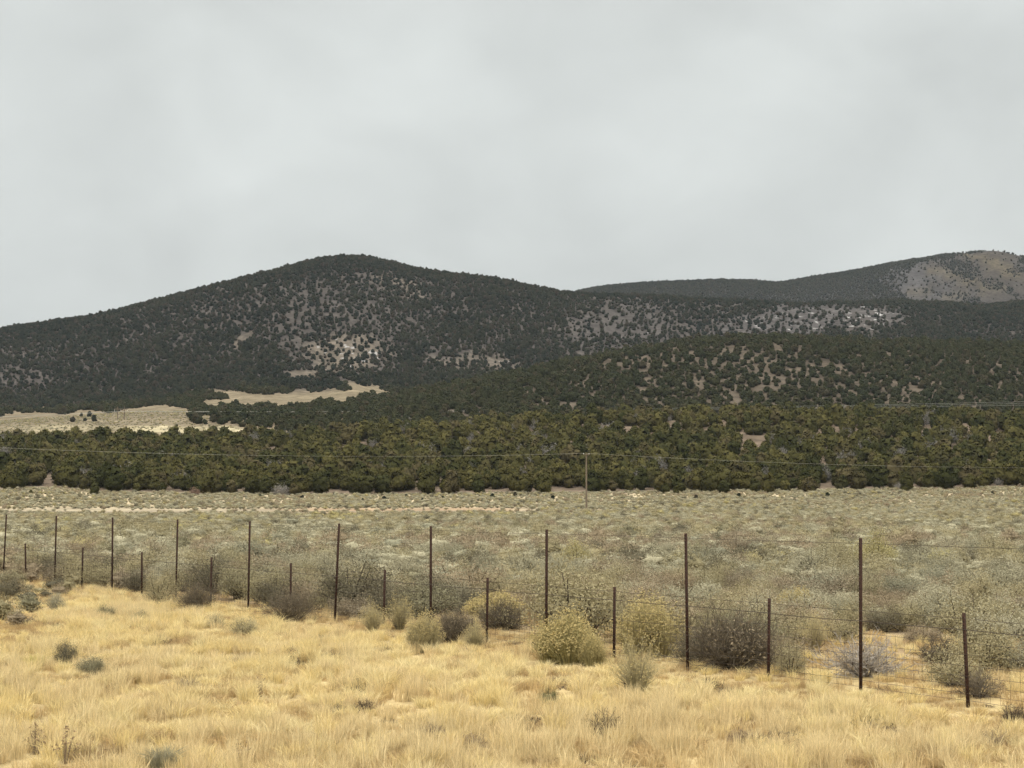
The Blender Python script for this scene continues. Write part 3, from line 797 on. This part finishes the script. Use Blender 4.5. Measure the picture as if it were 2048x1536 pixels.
for i in sorted(order, key=lambda i: Y[i]):
    b = tall_bay(px[i]); counts[b] = counts.get(b, 0) + 1
    look = 'rounded' if KI[i] % 3 != 2 else 'pointed'
    o = thing('juniper_tree', (X[i], Y[i], Z[i]), f'{look} juniper, {ordinal(counts[b])} nearest in wood {b}', 'tree', 'junipers along the foot of the wooded slope', RZ[i], (S[i], S[i], HZ[i]))
    part('trunk', trunk_me[KI[i]], o); part('crown', crown_me[KI[i]], o)
nb = ~sel
KI = np.where(nb & (rng.uniform(0, 1, len(X)) < .045), 6 + rng.integers(0, 2, len(X)), KI)
scatter_stuff('juniper_woodland', np.stack([X, Y, Z], 1)[nb], RZ[nb], np.stack([S, S, HZ], 1)[nb], KI[nb], proto_j, 'dense olive juniper wood covering the slope behind the plain', M['juniper'])

# lone junipers
for px_, py_, wpx, lab, pin in ((145, 844, 13, 'dark juniper standing leftmost in the pale clearing', 1), (163, 834, 9, 'small juniper at the back of the clearing, left one of the rear pair', 1), (170, 842, 8, 'smallest juniper between two larger ones in the clearing', 1),
                                (188, 843, 14, 'dark juniper standing rightmost of the clump in the pale clearing', 1), (179, 834, 12, 'juniper at the back of the clearing, right one of the rear pair', 1)):
    aa, tt = at(px_, py_)
    ys = np.linspace(770, 1010, 400); zz = height(aa * ys, ys); _, pyy = project(aa * ys, ys, zz)
    yq = float(ys[np.argmin(np.abs(pyy - py_))]); s = wpx / F * yq
    o = thing('juniper_tree', (aa * yq, yq, float(height(aa * yq, yq))), lab, 'tree', 'junipers in the pale clearing', rng.uniform(0, 6), (s, s, s * .95))
    kq = int(rng.integers(0, NT)); part('trunk', trunk_me[kq], o); part('crown', crown_pin[kq], o)
def ground_at(px_, py_, ya, yb):
    aa, tt = at(px_, py_); ys = np.linspace(ya, yb, 1200); zz = height(aa * ys, ys); _, pyy = project(aa * ys, ys, zz)
    i = int(np.argmin(np.abs(pyy - py_))); return aa * ys[i], ys[i], float(zz[i])
for px_, py_, wpx, lab in ((190, 991, 24, 'large dark juniper standing forward of the wood, right of its pink gully'), (62, 989, 9, 'small dark juniper on the plain in front of the pink gully'),
                           (128, 991, 6, 'tiny dark juniper on the plain right of the pink gully'), (1352, 989, 16, 'juniper standing forward of the wood right of the power pole'), (1625, 984, 14, 'small juniper just out from the wood edge above the ninth tall fence post'),
                           (1365, 1000, 6, 'tiny dark bushy juniper out on the plain right of the power pole'), (436, 992, 8, 'tiny juniper on the plain right of the round pink shrub')):
    x_, y_, z_ = ground_at(px_, py_, 350, 440); s = wpx / F * y_
    o = thing('juniper_tree', (x_, y_, z_), lab, 'tree', 'junipers standing out on the plain', rng.uniform(0, 6), (s, s, s * 1.0))
    kq = int(rng.integers(0, NT)); part('trunk', trunk_me[kq], o); part('crown', crown_me[kq], o)

dots = [(520, 995), (604, 999), (668, 993), (725, 1003), (768, 1000), (812, 996), (844, 1004), (886, 998), (985, 997), (1030, 993), (1105, 1000), (1392, 999), (1478, 996), (1655, 995), (1720, 993), (1985, 990)]
for i, (px_, py_) in enumerate(dots):
    x_, y_, z_ = ground_at(px_, py_, 330, 436); s = rng.uniform(.9, 1.5)
    o = thing('dark_bush', (x_, y_, z_), f'tiny dark bush on the far plain before the wood, {ordinal(i + 1)} from left of its row', 'shrub', 'tiny dark bushes on the far plain', rng.uniform(0, 6), (s, s, s * .9))
    kq = int(rng.integers(0, NT)); part('trunk', trunk_me[kq], o); part('crown', crown_pin[kq], o)
# trees of the hills
def hill_trees(name, y0, y1, amin, amax, dens, label, size, coll):
    X, Y = scatter_jitter(.46, y0, y1, dens, .5)
    k = (X / Y > amin) & (X / Y < amax); X, Y = X[k], Y[k]
    Z = height(X, Y); px, py = project(X, Y, Z)
    a = X / Y; yd, ye = layer(px, py, Y, a)
    d = tree_density(px, py, X, Y)
    d = d * (.66 + .5 * vnoise(X / 24, Y / 40, 95)) * np.where((Y > yd + 250) & (Y < ye + 60) & (px > 1130) & (px < 1830) & (py < 680), .8, 1.)
    k = (rng.uniform(0, 1, len(X)) < d) & ~((Y > ye + 60) & (Y < 2480)) & (Y < 3080) & ~((Y > 2400) & (px < 1050))
    X, Y, Z = X[k], Y[k], Z[k]; n = len(X)
    S = size * np.exp(rng.normal(0, .32, n)).clip(.4, 1.7); HZ = S * rng.uniform(.7, 1.05, n)
    scatter_stuff(name, np.stack([X, Y, Z - .1], 1), rng.uniform(0, 6.28, n), np.stack([S, S, HZ], 1), rng.integers(0, NT, n), coll, label, None)
    return n
n1 = hill_trees('knoll_woodland', 742, 1240, -.46, .46, 4.0, 'dark scattered juniper wood over the middle knoll and valley', 3.8, proto_k)
n2 = hill_trees('mountain_woodland', 1240, 2100, -.46, .46, 3.6, 'dark juniper wood covering the large hill behind', 3.45, proto_p)
n3 = hill_trees('ridge_woodland', 2450, 3080, -.1, .46, 3.3, 'dark brush and juniper cover on the farthest ridge', 3.2, proto_p)
print('trees', n1, n2, n3)

# shrubs at the foot of the wood
for px_, py_, wpx, lab, mk in ((395, 990, 22, 'round pinkish brown bare shrub at the foot of the wood', 'pink_shrub'), (565, 990, 30, 'broad pale grey bare shrub at the foot of the wood', 'bare_shrub'),
                               (1792, 978, 22, 'pale grey bare shrub at the wood edge above the tenth tall fence post', 'bare_shrub'), (1988, 968, 18, 'pale grey bare shrub high at the wood edge near the right end', 'bare_shrub'), (245, 972, 34, 'wide pale grey bare shrub among junipers right of the pink gully', 'bare_shrub'), (1245, 968, 24, 'brownish bare shrub in the wood edge right of the power pole', 'pink_shrub')):
    x_, y_, z_ = ground_at(px_, py_, 400, 520); s = wpx / F * y_
    o = thing('bare_shrub', (x_, y_ - 4, float(height(x_, y_ - 4))), lab, 'shrub', 'bare shrubs at the wood edge', rng.uniform(0, 6), (s, s, s * .95))
    q = twigs(int(px_), 60, .75, .6, .012, 3, .5); part('twigs', q.mesh('twigs', M[mk]), o)
    lv, st = sage(int(px_) + 5, 420, .05, 20, False, .85); part('branch_tips', lv.mesh('branch_tips', M[mk]), o)

# ------------------------------------------------------------------ hand placed shrubs by the fence and in the grass
def gpt(px_, py_):
    aa, tt = at(px_, py_); y = H / -tt
    for _ in range(3): y = (H - float(height(aa * y, y))) / -tt
    return aa * y, y, float(height(aa * y, y))
occupied = []
def plant(kind, px_, py_, wpx, hpx, label, seed, mat=None, cat='shrub'):
    x, y, z = gpt(px_, py_); w, h = wpx / F * y, hpx / F * y
    y += w * .35; x = x * y / (y - w * .35); z = float(height(x, y))
    names = {'rabbit': 'rabbitbrush', 'vase': 'rabbitbrush', 'sage': 'sagebrush', 'dead': 'dead_brush', 'clump': 'grass_clump', 'green': 'green_shrub', 'weed': 'dry_weed', 'grease': 'greasewood'}
    groups = {'rabbit': 'rabbitbrush along the fence', 'vase': 'rabbitbrush along the fence', 'sage': 'sagebrush by the fence and in the grass', 'dead': 'dead brush by the fence', 'weed': 'dry weeds in the near grass', 'clump': 'odd clumps in the dry grass', 'grease': 'dark twiggy brush by the fence', 'green': 'green plants in the dry grass'}
    o = thing(names[kind], (x, y, z - .01), label, cat, groups[kind], random.uniform(0, 6.28), (w, w, w))
    hr = h / w
    occupied.append((x, y, w * .5))
    if kind == 'rabbit':
        st, tp = MB(), MB()
        lr = np.random.default_rng(seed)
        for q_ in range(5):
            a_ = q_ * 1.26 + lr.uniform(-.5, .5); d_ = lr.uniform(.12, .26) * (q_ > 0)
            s_, t_ = spray(seed + q_, 420, hr * lr.uniform(.74, 1.02) * (1 if q_ else 1.05), lr.uniform(.26, .36), .0030, 1, 9, .0072)
            off_ = np.array([math.cos(a_) * d_, math.sin(a_) * d_, 0])
            for src, dst in ((s_, st), (t_, tp)):
                vv, ff = src.arrays()
                dst.add(vv + off_, *([ff[0], ff[1]] if len(ff) > 1 else [ff[0]]))
        part('stems', st.mesh('stems', M[mat or 'rabbit']), o); part('flower_heads', tp.mesh('flower_heads', M['rabbit_top']), o)
        lv, s2 = sage(seed + 1, 10, .02, 30, False, hr * .62, .85); part('woody_base', s2.mesh('woody_base', M['twig']), o)
    elif kind == 'vase':
        st, tp = spray(seed, 520, hr * 1.0, .5, .0035, 1, 5, .009, .5); part('stems', st.mesh('stems', M[mat or 'rabbit_pale']), o); part('flower_heads', tp.mesh('flower_heads', M['rabbit_top']), o)
        t = twigs(seed + 2, 16, hr * .6, .16, .010, 2, .2); part('woody_base', t.mesh('woody_base', M['twig']), o)
    elif kind in ('sage', 'green'):
        lv, st = sage(seed, 8000, .0165, 34, False, hr); part('foliage', lv.mesh('foliage', M[mat or 'sage']), o); part('stems', st.mesh('stems', M['twig']), o)
    elif kind == 'grease':
        t = twigs(seed, 170, hr * 1.0, .6, .0055, 4, .45); part('twigs', t.mesh('twigs', M['twig_dark']), o)
        lv, st = sage(seed + 3, 1500, .018, 30, False, hr * .9); part('foliage', lv.mesh('foliage', M[mat or 'sage_brown']), o); part('stems', st.mesh('stems', M['twig_dark']), o)
    elif kind == 'dead':
        t = twigs(seed, 70, hr * 1.0, .62, .010, 4, .7); part('twigs', t.mesh('twigs', M[mat or 'twig_pale']), o)
        t = twigs(seed + 9, 14, hr * .7, .5, .02, 2, .5); part('branches', t.mesh('branches', M['twig']), o)
    elif kind == 'weed':
        st, tp = spray(seed, 26, hr, .42, .010, 1, 7, .030, .1); part('stalks', st.mesh('stalks', M['grass_dead']), o); part('seed_heads', tp.mesh('seed_heads', M['weed_head']), o)
    elif kind == 'clump':
        t = tuft(seed, 420, hr, .26, .006, .9, .3); part('blades', t.mesh('blades', M[mat or 'yellowgreen']), o)
    return o
PL = [('weed', 70, 1512, 60, 62, 'dry brown weed with seed heads standing leftmost at the lower left', None, 'weed'),
      ('weed', 130, 1532, 70, 66, 'dry brown weed at the bottom edge right of the leftmost weed', None, 'weed'),
      ('weed', 200, 1440, 40, 44, 'dry brown weed in the grass below the low grey sagebrush pair', None, 'weed'),
      ('weed', 480, 1535, 50, 50, 'dry brown weed at the bottom edge below the fifth tall post', None, 'weed'),
      ('weed', 520, 1395, 30, 46, 'thin dry weed in the grass below the fifth tall post', None, 'weed'),
      ('rabbit', 1122, 1332, 165, 100, 'big round rabbitbrush with straw yellow top before the eighth tall fence post'),
      ('rabbit', 1185, 1334, 70, 66, 'low yellow tipped rabbitbrush against the right side of the biggest one'),
      ('vase', 1275, 1398, 115, 112, 'vase shaped pale rabbitbrush standing alone in the grass left of ninth tall post'),
      ('rabbit', 1300, 1318, 165, 110, 'wide rabbitbrush with bright yellow crown behind fence left of ninth tall post'),
      ('grease', 1462, 1345, 190, 132, 'large dark brown twiggy bush against fence right of ninth tall post'),
      ('sage', 1582, 1355, 78, 90, 'olive bush touching the right side of the big dark twiggy bush', 'sage_olive'),
      ('rabbit', 850, 1308, 88, 76, 'pale green rabbitbrush at the grass edge under the seventh tall post', 'rabbit_pale'),
      ('green', 1097, 1412, 46, 32, 'small green plant alone in the dry grass below the biggest rabbitbrush', 'green'),
      ('sage', 130, 1328, 58, 46, 'dark olive sagebrush alone in the grass near the left edge', 'sage_dark'),
      ('clump', 70, 1340, 52, 36, 'yellow green grass clump beside the dark olive sagebrush', 'yellowgreen', 'grass clump'),
      ('sage', 182, 1352, 64, 36, 'low grey sagebrush in the grass just right of the dark olive one', 'sage_olive'),
      ('sage', 487, 1278, 62, 42, 'olive brown sagebrush in the grass below the fifth tall post', 'sage_olive'),
      ('grease', 393, 1224, 62, 58, 'nearly black twiggy bush at the fence right of fourth tall post', 'sage_dark'),
      ('dead', 375, 1384, 55, 30, 'brown flattened dead brush in the grass below the fourth tall post', 'grass_dead'),
      ('sage', 318, 1212, 84, 66, 'dark olive sagebrush at fence between third short and fourth tall posts', 'sage_olive'),
      ('sage', 272, 1188, 66, 52, 'dark sagebrush touching the third short post', 'sage_dark'),
      ('grease', 1000, 1262, 100, 62, 'dark twiggy bush behind the fence right of seventh short post', 'sage_olive'),
      ('rabbit', 985, 1240, 130, 52, 'rabbitbrush with long yellow top behind dark bush at seventh short post'),
      ('dead', 1885, 1328, 120, 62, 'sprawling dark dead brush with pale twigs left of the tenth short post', 'twig_dark'),
      ('dead', 1735, 1358, 140, 90, 'pale grey dead bush behind fence right of the tenth tall post', 'twig_pale'),
      ('dead', 1955, 1398, 80, 62, 'brown dead bush at the foot of the tenth short post', 'twig_dark'),
      ('sage', 1690, 1292, 95, 66, 'olive brown sagebrush with dark base left of the tenth tall post', 'sage_olive'),
      ('sage', 1765, 1268, 80, 56, 'dark grey green sagebrush just right of the tenth tall post', 'sage_dark'),
      ('grease', 580, 1247, 76, 70, 'brown bush at the foot of the fifth short post', 'sage_brown'),
      ('sage', 478, 1202, 110, 80, 'large grey olive sagebrush behind the fifth tall post', 'sage_olive'),
      ('sage', 20, 1200, 70, 52, 'dark brown green sagebrush at the left edge under first tall post', 'sage_dark'),
      ('sage', 110, 1222, 46, 32, 'grey sagebrush in the yellow grass under second tall post', 'sage'),
      ('sage', 280, 1248, 40, 26, 'small grey sagebrush in grass under third short post', 'sage_olive'),
      ('sage', 212, 1238, 42, 26, 'small grey sagebrush in grass under third tall post', 'sage_olive'),
      ('sage', 432, 1262, 40, 34, 'pale sagebrush in grass under fourth short post', 'rabbit_pale'),
      ('vase', 800, 1262, 60, 70, 'pale dry upright brush behind the fence right of sixth short post'),
      ('vase', 745, 1268, 60, 60, 'pale dry upright brush behind the fence left of sixth short post'),
      ('grease', 905, 1288, 90, 70, 'brown brush behind the fence right of seventh tall post', 'sage_brown'),
      ('vase', 950, 1300, 60, 56, 'straw coloured upright brush at the fence left of seventh short post'),
      ('sage', 1190, 1190, 56, 40, 'orange brown round bush in the field left of eighth short post', 'sage_brown'),
      ('vase', 1630, 1300, 70, 70, 'tall straw yellow brush behind the fence right of ninth short post'),
      ('rabbit', 1590, 1230, 90, 54, 'yellow topped rabbitbrush behind fence right of ninth short post top'),
      ('clump', 1640, 1372, 70, 44, 'straw yellow grass clump at fence between ninth short and tenth tall posts', 'grass', 'grass clump'),
      ('clump', 325, 1545, 90, 62, 'spiky grey green clump at the bottom edge below fourth tall post', 'sage', 'grass clump'),
      ('dead', 870, 1478, 62, 34, 'dark dead clump low in the grass below seventh tall post', 'grass_dead'),
      ('dead', 940, 1500, 80, 36, 'brown dead clump in the grass right of the darkest dead clump', 'grass_dead'),
      ('dead', 1205, 1482, 70, 56, 'dark grey dead clump in the grass below the vase shaped rabbitbrush', 'twig'),
      ('dead', 728, 1428, 50, 28, 'small dark dead clump in the grass below the sixth short post', 'twig'),
      ('dead', 676, 1432, 40, 24, 'small brown dead clump in the grass below the sixth tall post', 'twig'),
      ('dead', 1480, 1492, 46, 36, 'dark dead clump in the grass below the big dark twiggy bush', 'grass_dead'),
      ('dead', 1990, 1502, 50, 40, 'dark dead clump in the grass by the lower right edge', 'grass_dead'),
      ('dead', 2030, 1450, 60, 40, 'grey dead clump in the grass right of the tenth short post foot', 'twig'),
      ('sage', 1480, 1190, 90, 50, 'grey brown bush in the field left of ninth short post top', 'sage_brown'),
      ]
for i, p in enumerate(PL):
    plant(*p[:6], 300 + i * 11, *(p[6:7]), **({'cat': p[7]} if len(p) > 7 else {}))
n_sage_hand = sum(p[0] == 'sage' for p in PL)

# ------------------------------------------------------------------ sagebrush plain
MATS = ['sage', 'sage', 'sage', 'sage_olive', 'sage_olive', 'sage_brown', 'sage_dark', 'rabbit']
sage_hi = [sage(500 + i, 8000, .0175, 34, False, .62 + .05 * (i % 4)) for i in range(len(MATS))]
sage_lo = [sage(540 + i, 1300, .036, 12, True, .60 + .05 * (i % 4), lie=.85) for i in range(len(MATS))]
hi_fol = [b[0].mesh('foliage', M[MATS[i]]) for i, b in enumerate(sage_hi)]; hi_st = [b[1].mesh('stems', M['twig']) for b in sage_hi]
proto_s = proto_collection('brush_kinds', [joined('brush_%s' % 'abcdefgh'[i], [(b[0], M[MATS[i]]), (b[1], M['twig'])]) for i, b in enumerate(sage_lo)])

def fence_dist(X, Y): return (X - Pf0[0]) * -fd[1] + (Y - Pf0[1]) * fd[0]         # metres beyond the fence
X1, Y1_ = scatter_jitter(.46, 21, 130, 1.04, .5); X2, Y2 = scatter_uniform(.44, 130, 440, .62)
X, Y = np.concatenate([X1, X2]), np.concatenate([Y1_, Y2])
Z = height(X, Y); px, py = project(X, Y, Z)
fdist = fence_dist(X, Y) + 7.5 * sstep(190, 20, px)
trk = np.exp(-((Y - 290 - 5 * fbm(X / 40, Y * 0, 79, 2)) / 33) ** 4) * np.where(px < 1080, 1, np.where(px < 1350, .7, np.where(px > 1600, .35, .1)))
dn = (.74 + .42 * fbm(X / 5, Y / 9, 101, 3)) * (1 - .3 * sstep(325, 345, Y) * (px < 1300)) * (1 - .97 * trk) * sstep(-.3, 2.2, fdist + 1.0 * fbm(X / 5, Y / 5, 103, 2))
dn = np.where((px > 1620) & (fdist < 7), dn * .35, dn)
dn = np.where((px > 1150) & (fdist < 3.5), dn * .8, dn)
k = rng.uniform(0, 1, len(X)) < dn
for ox, oy, orad in occupied:
    k &= ~((np.hypot(X - ox, Y - oy) < orad * 1.1) | ((np.abs(X / Y - ox / oy) < orad / oy) & (Y < oy) & (Y > oy - 2.2)))
X, Y, Z, px, fdist = X[k], Y[k], Z[k], px[k], fdist[k]
n = len(X)
S = rng.uniform(.6, 1.3, n) * np.where(rng.uniform(0, 1, n) < .12, 1.35, 1) * np.where((fdist < 7) & (px < 1500), 1.15, 1) * np.where(Y < 125, 1.14, 1); S = S * (1 - .5 * np.exp(-((Y - 246) / 18) ** 2) * (px < 1150)) * np.where(fence_dist(X, Y) < .2, .5, 1); HZ = S * rng.uniform(.66, 1.02, n)
v = fbm(X / 30, Y / 22, 107, 3) + rng.normal(0, .33, n)
brown = np.exp(-((Y - 78 - .12 * X) / 13) ** 2) * .3
KI = np.select([v + brown > .62, v > .33, v < -.62, v < -.3], [5, rng.integers(3, 5, n), np.where(rng.uniform(0, 1, n) < .45, 7, 1), 6 - 3 * (rng.uniform(0, 1, n) < .6)], rng.integers(0, 3, n)).astype(int)
nearf = (fdist < 7) & (px < 1600) & (rng.uniform(0, 1, n) < .65); KI = np.where(nearf, rng.choice([3, 4, 6, 6, 5, 3], n), KI)
RZ = rng.uniform(0, 6.28, n)
inframe = (px > -20) & (px < 2068)
order = np.argsort(np.where(inframe, -S / Y, 1e9))[:300 - n_sage_hand]
sel = np.zeros(n, bool); sel[order] = True
LOOK = {'sage': 'pale grey-green', 'sage_olive': 'dull olive', 'sage_brown': 'reddish brown', 'sage_dark': 'dark grey', 'rabbit': 'yellowish'}
counts = {}
for i in sorted(order, key=lambda i: Y[i]):
    b = bay(px[i]); counts[b] = counts.get(b, 0) + 1
    o = thing('sagebrush', (X[i], Y[i], Z[i]), f'{LOOK[MATS[KI[i]]]} sagebrush, {ordinal(counts[b])} nearest {b}', 'shrub', 'sagebrush growing beyond the fence', RZ[i], (S[i], S[i], HZ[i]))
    part('foliage', hi_fol[KI[i]], o); part('stems', hi_st[KI[i]], o)
nb = ~sel
scatter_stuff('sagebrush_cover', np.stack([X, Y, Z], 1)[nb], RZ[nb], np.stack([S, S, HZ], 1)[nb], KI[nb], proto_s, 'grey green sagebrush spreading over the whole plain', M['sage'])
print('sage', n)
# low brush of the clearing
X, Y = scatter_uniform(.40, 770, 1010, .10); Z = height(X, Y); px, py = project(X, Y, Z)
k = (blobs(px, py, CLEAR, 1.) < .5) & (rng.uniform(0, 1, len(X)) < .6); X, Y, Z = X[k], Y[k], Z[k]; n = len(X)
S = rng.uniform(.8, 1.8, n)
scatter_stuff('clearing_brush', np.stack([X, Y, Z], 1), rng.uniform(0, 6, n), np.stack([S, S, S * .6], 1), rng.choice([0, 1, 2, 7, 3], n), proto_s, 'sparse pale brush over the clearing at the hill foot', M['sage'])

# ------------------------------------------------------------------ dry grass
tf = []
for i in range(5): tf.append(joined('grass_a%d' % i, [(tuft(700 + i, 170, .29, .12, .0024, .6 + .2 * (i % 3)), M['grass'])]))
for i in range(2): tf.append(joined('grass_b%d' % i, [(tuft(720 + i, 130, .35, .11, .0022, .45), M['grass_pale'])]))
for i in range(2): tf.append(joined('grass_c%d' % i, [(tuft(740 + i, 110, .20, .17, .0030, 1.0, .35), M['grass_brown'])]))
for i in range(2): tf.append(joined('grass_d%d' % i, [(twigs(760 + i, 34, .20, .3, .004, 3, .6), M['twig'])]))
proto_g = proto_collection('grass_kinds', tf)
X, Y = scatter_uniform(.50, 11, 62, 32.)
Z = height(X, Y); px, py = project(X, Y, Z)
fdist = fence_dist(X, Y) + 7.5 * sstep(190, 20, px)
cover = np.where(fdist < -1.2 + 1.6 * fbm(X / 3, Y / 3, 111, 3), .97 - .75 * sstep(.05, .45, fbm(X / .8, Y / 1.3, 113, 3)), 0)
band = np.exp(-((fdist + .4) / 1.8) ** 2)
cover = np.maximum(cover * (1 - .45 * band), .22 * (fdist < 10) * (fdist > -2))
cover = np.maximum(cover, .62 * np.exp(-((fdist + .3) / 2.2) ** 2))
cover = np.where((px > 1550) & (fdist > -1) & (fdist < 8), np.maximum(cover, .4), cover)
k = rng.uniform(0, 1, len(X)) < cover
for ox, oy, orad in occupied:
    k &= ~(np.hypot(X - ox, Y - oy) < orad * .7)
    k &= ~((np.abs(X / Y - ox / oy) < orad * .8 / oy) & (Y < oy) & (Y > oy - orad * 2 - .5) & (rng.uniform(0, 1, len(X)) < .45))
X, Y, Z, px, py, fdist = X[k], Y[k], Z[k], px[k], py[k], fdist[k]; n = len(X)
v = fbm(X / 2.2, Y / 3.5, 117, 3) + rng.normal(0, .25, n)
near = sstep(23, 16, Y + 1.5 * fbm(X / 2, Y / 2, 119, 2) - .35 * X * (X < 0) * -1 * -1)
KI = np.where((v > .45) | (rng.uniform(0, 1, n) < .30), rng.integers(7, 9, n), np.where((v < -.15) | (rng.uniform(0, 1, n) < near * .55), rng.integers(5, 7, n), rng.integers(0, 5, n)))
KI = np.where((rng.uniform(0, 1, n) < near * .25) | (np.abs(fdist) < 1.6) & (rng.uniform(0, 1, n) < .4) | (fdist > 0) & (rng.uniform(0, 1, n) < .5), rng.integers(7, 9, n), KI)
dead = vnoise(X / .8, Y / .9, 131) + .25 * vnoise(X / .25, Y / .25, 133)
KI = np.where((dead > .98) & (rng.uniform(0, 1, n) < .5), 9 + rng.integers(0, 2, n), KI)
S = rng.uniform(.65, 1.25, n) * (1 - .25 * (fdist > -1.5)); HZ = S * rng.uniform(.7, 1.15, n) * (.45 + .95 * vnoise(X / .8, Y / 1.0, 121))
scatter_stuff('dry_grass', np.stack([X, Y, Z], 1), rng.uniform(0, 6.28, n), np.stack([S, S, HZ], 1), KI, proto_g, 'golden dry grass covering the near side of the fence', M['grass'])
print('grass', n)

# ------------------------------------------------------------------ air
def haze():
    bm = MB(); top = float(GZ.max()) + 30
    bm.box((0, 2500, (top - 60) / 2), (12000, 5400, top + 60))
    m, nt, out = node_mat('pale_air')
    v = N(nt, 'ShaderNodeVolumePrincipled'); v.inputs['Color'].default_value = (.80, .87, .95, 1); v.inputs['Density'].default_value = 3.2e-5
    v.inputs['Anisotropy'].default_value = .2
    nt.links.new(v.outputs[0], out.inputs['Volume'])
    o = link(bpy.data.objects.new('haze', bm.mesh('haze', m))); tag(o, 'thin pale air over the plain and hills', None, None, 'stuff')
haze()

# ------------------------------------------------------------------ light
SUN_EL, SUN_AZ = 52., 200.            # behind the camera, a little to the left
wd_ = bpy.data.worlds.new('World'); scene.world = wd_; wd_.use_nodes = True
nt = wd_.node_tree; nt.nodes.clear(); L = nt.links
out = N(nt, 'ShaderNodeOutputWorld')
sky = N(nt, 'ShaderNodeTexSky', sky_type='NISHITA'); sky.sun_disc = False; sky.sun_elevation = R(SUN_EL); sky.sun_rotation = R(SUN_AZ)
bg1 = N(nt, 'ShaderNodeBackground'); L.new(sky.outputs[0], bg1.inputs['Color']); bg1.inputs['Strength'].default_value = .08
tc = N(nt, 'ShaderNodeTexCoord'); sx = N(nt, 'ShaderNodeSeparateXYZ'); L.new(tc.outputs['Generated'], sx.inputs[0])
def cloud(scale, stretch, rot, detail=5, dist=.4):
    mp = N(nt, 'ShaderNodeMapping'); mp.inputs['Scale'].default_value = stretch; mp.inputs['Rotation'].default_value = rot; L.new(tc.outputs['Generated'], mp.inputs[0])
    n = N(nt, 'ShaderNodeTexNoise'); n.inputs['Scale'].default_value = scale; n.inputs['Detail'].default_value = detail; n.inputs['Distortion'].default_value = dist; n.inputs['Roughness'].default_value = .45
    L.new(mp.outputs[0], n.inputs['Vector']); return n.outputs['Fac']
base = ramp(nt, cloud(5.6, (1, 1, 1.5), (0, R(-38), 0)), .32, .68, .87, 1.07)
b2 = ramp(nt, cloud(12, (1, 1, 1.8), (0, R(-38), 0), 4), .3, .7, .975, 1.025)
mu = N(nt, 'ShaderNodeMath', operation='MULTIPLY'); L.new(base, mu.inputs[0]); L.new(b2, mu.inputs[1])
# an overcast sky is about three times as bright overhead as at the horizon
el = N(nt, 'ShaderNodeMapRange', interpolation_type='SMOOTHSTEP'); L.new(sx.outputs['Z'], el.inputs[0])
for i, v in ((1, .32), (2, .85), (3, .73), (4, 3.15)): el.inputs[i].default_value = v
m2 = N(nt, 'ShaderNodeMath', operation='MULTIPLY'); L.new(mu.outputs[0], m2.inputs[0]); L.new(el.outputs[0], m2.inputs[1])
bg2 = N(nt, 'ShaderNodeBackground'); L.new(mixc(nt, ramp(nt, sx.outputs['Z'], .3, .6), (.958, 1.0, .972), (1., .985, .95)), bg2.inputs['Color']); L.new(m2.outputs[0], bg2.inputs['Strength'])
mx = N(nt, 'ShaderNodeMixShader'); mx.inputs[0].default_value = .96
L.new(bg1.outputs[0], mx.inputs[1]); L.new(bg2.outputs[0], mx.inputs[2]); L.new(mx.outputs[0], out.inputs['Surface'])
sd = bpy.data.lights.new('sun', 'SUN'); sd.energy = 1.5; sd.angle = R(18); sd.color = (1, .95, .86)
so = link(bpy.data.objects.new('sun', sd))
az = R(SUN_AZ); e = R(SUN_EL)
dirv = np.array([math.sin(az) * math.cos(e), math.cos(az) * math.cos(e), math.sin(e)])   # towards the sun
import mathutils
so.rotation_euler = mathutils.Vector(dirv).to_track_quat('Z', 'Y').to_euler()
so.location = (0, -30, 60)

# ------------------------------------------------------------------ render settings
scene.view_settings.view_transform = 'Standard'; scene.view_settings.look = 'None'; scene.view_settings.gamma = 1; scene.view_settings.exposure = 0
scene.render.engine = 'CYCLES'
cy = scene.cycles
cy.max_bounces = 4; cy.diffuse_bounces = 2; cy.glossy_bounces = 1; cy.transmission_bounces = 0; cy.volume_bounces = 0; cy.transparent_max_bounces = 4
cy.use_adaptive_sampling = True; cy.adaptive_threshold = .01
cy.use_denoising = True
try: cy.denoiser = 'OPENIMAGEDENOISE'; cy.denoising_prefilter = 'ACCURATE'
except Exception: pass
cy.sample_clamp_indirect = 3
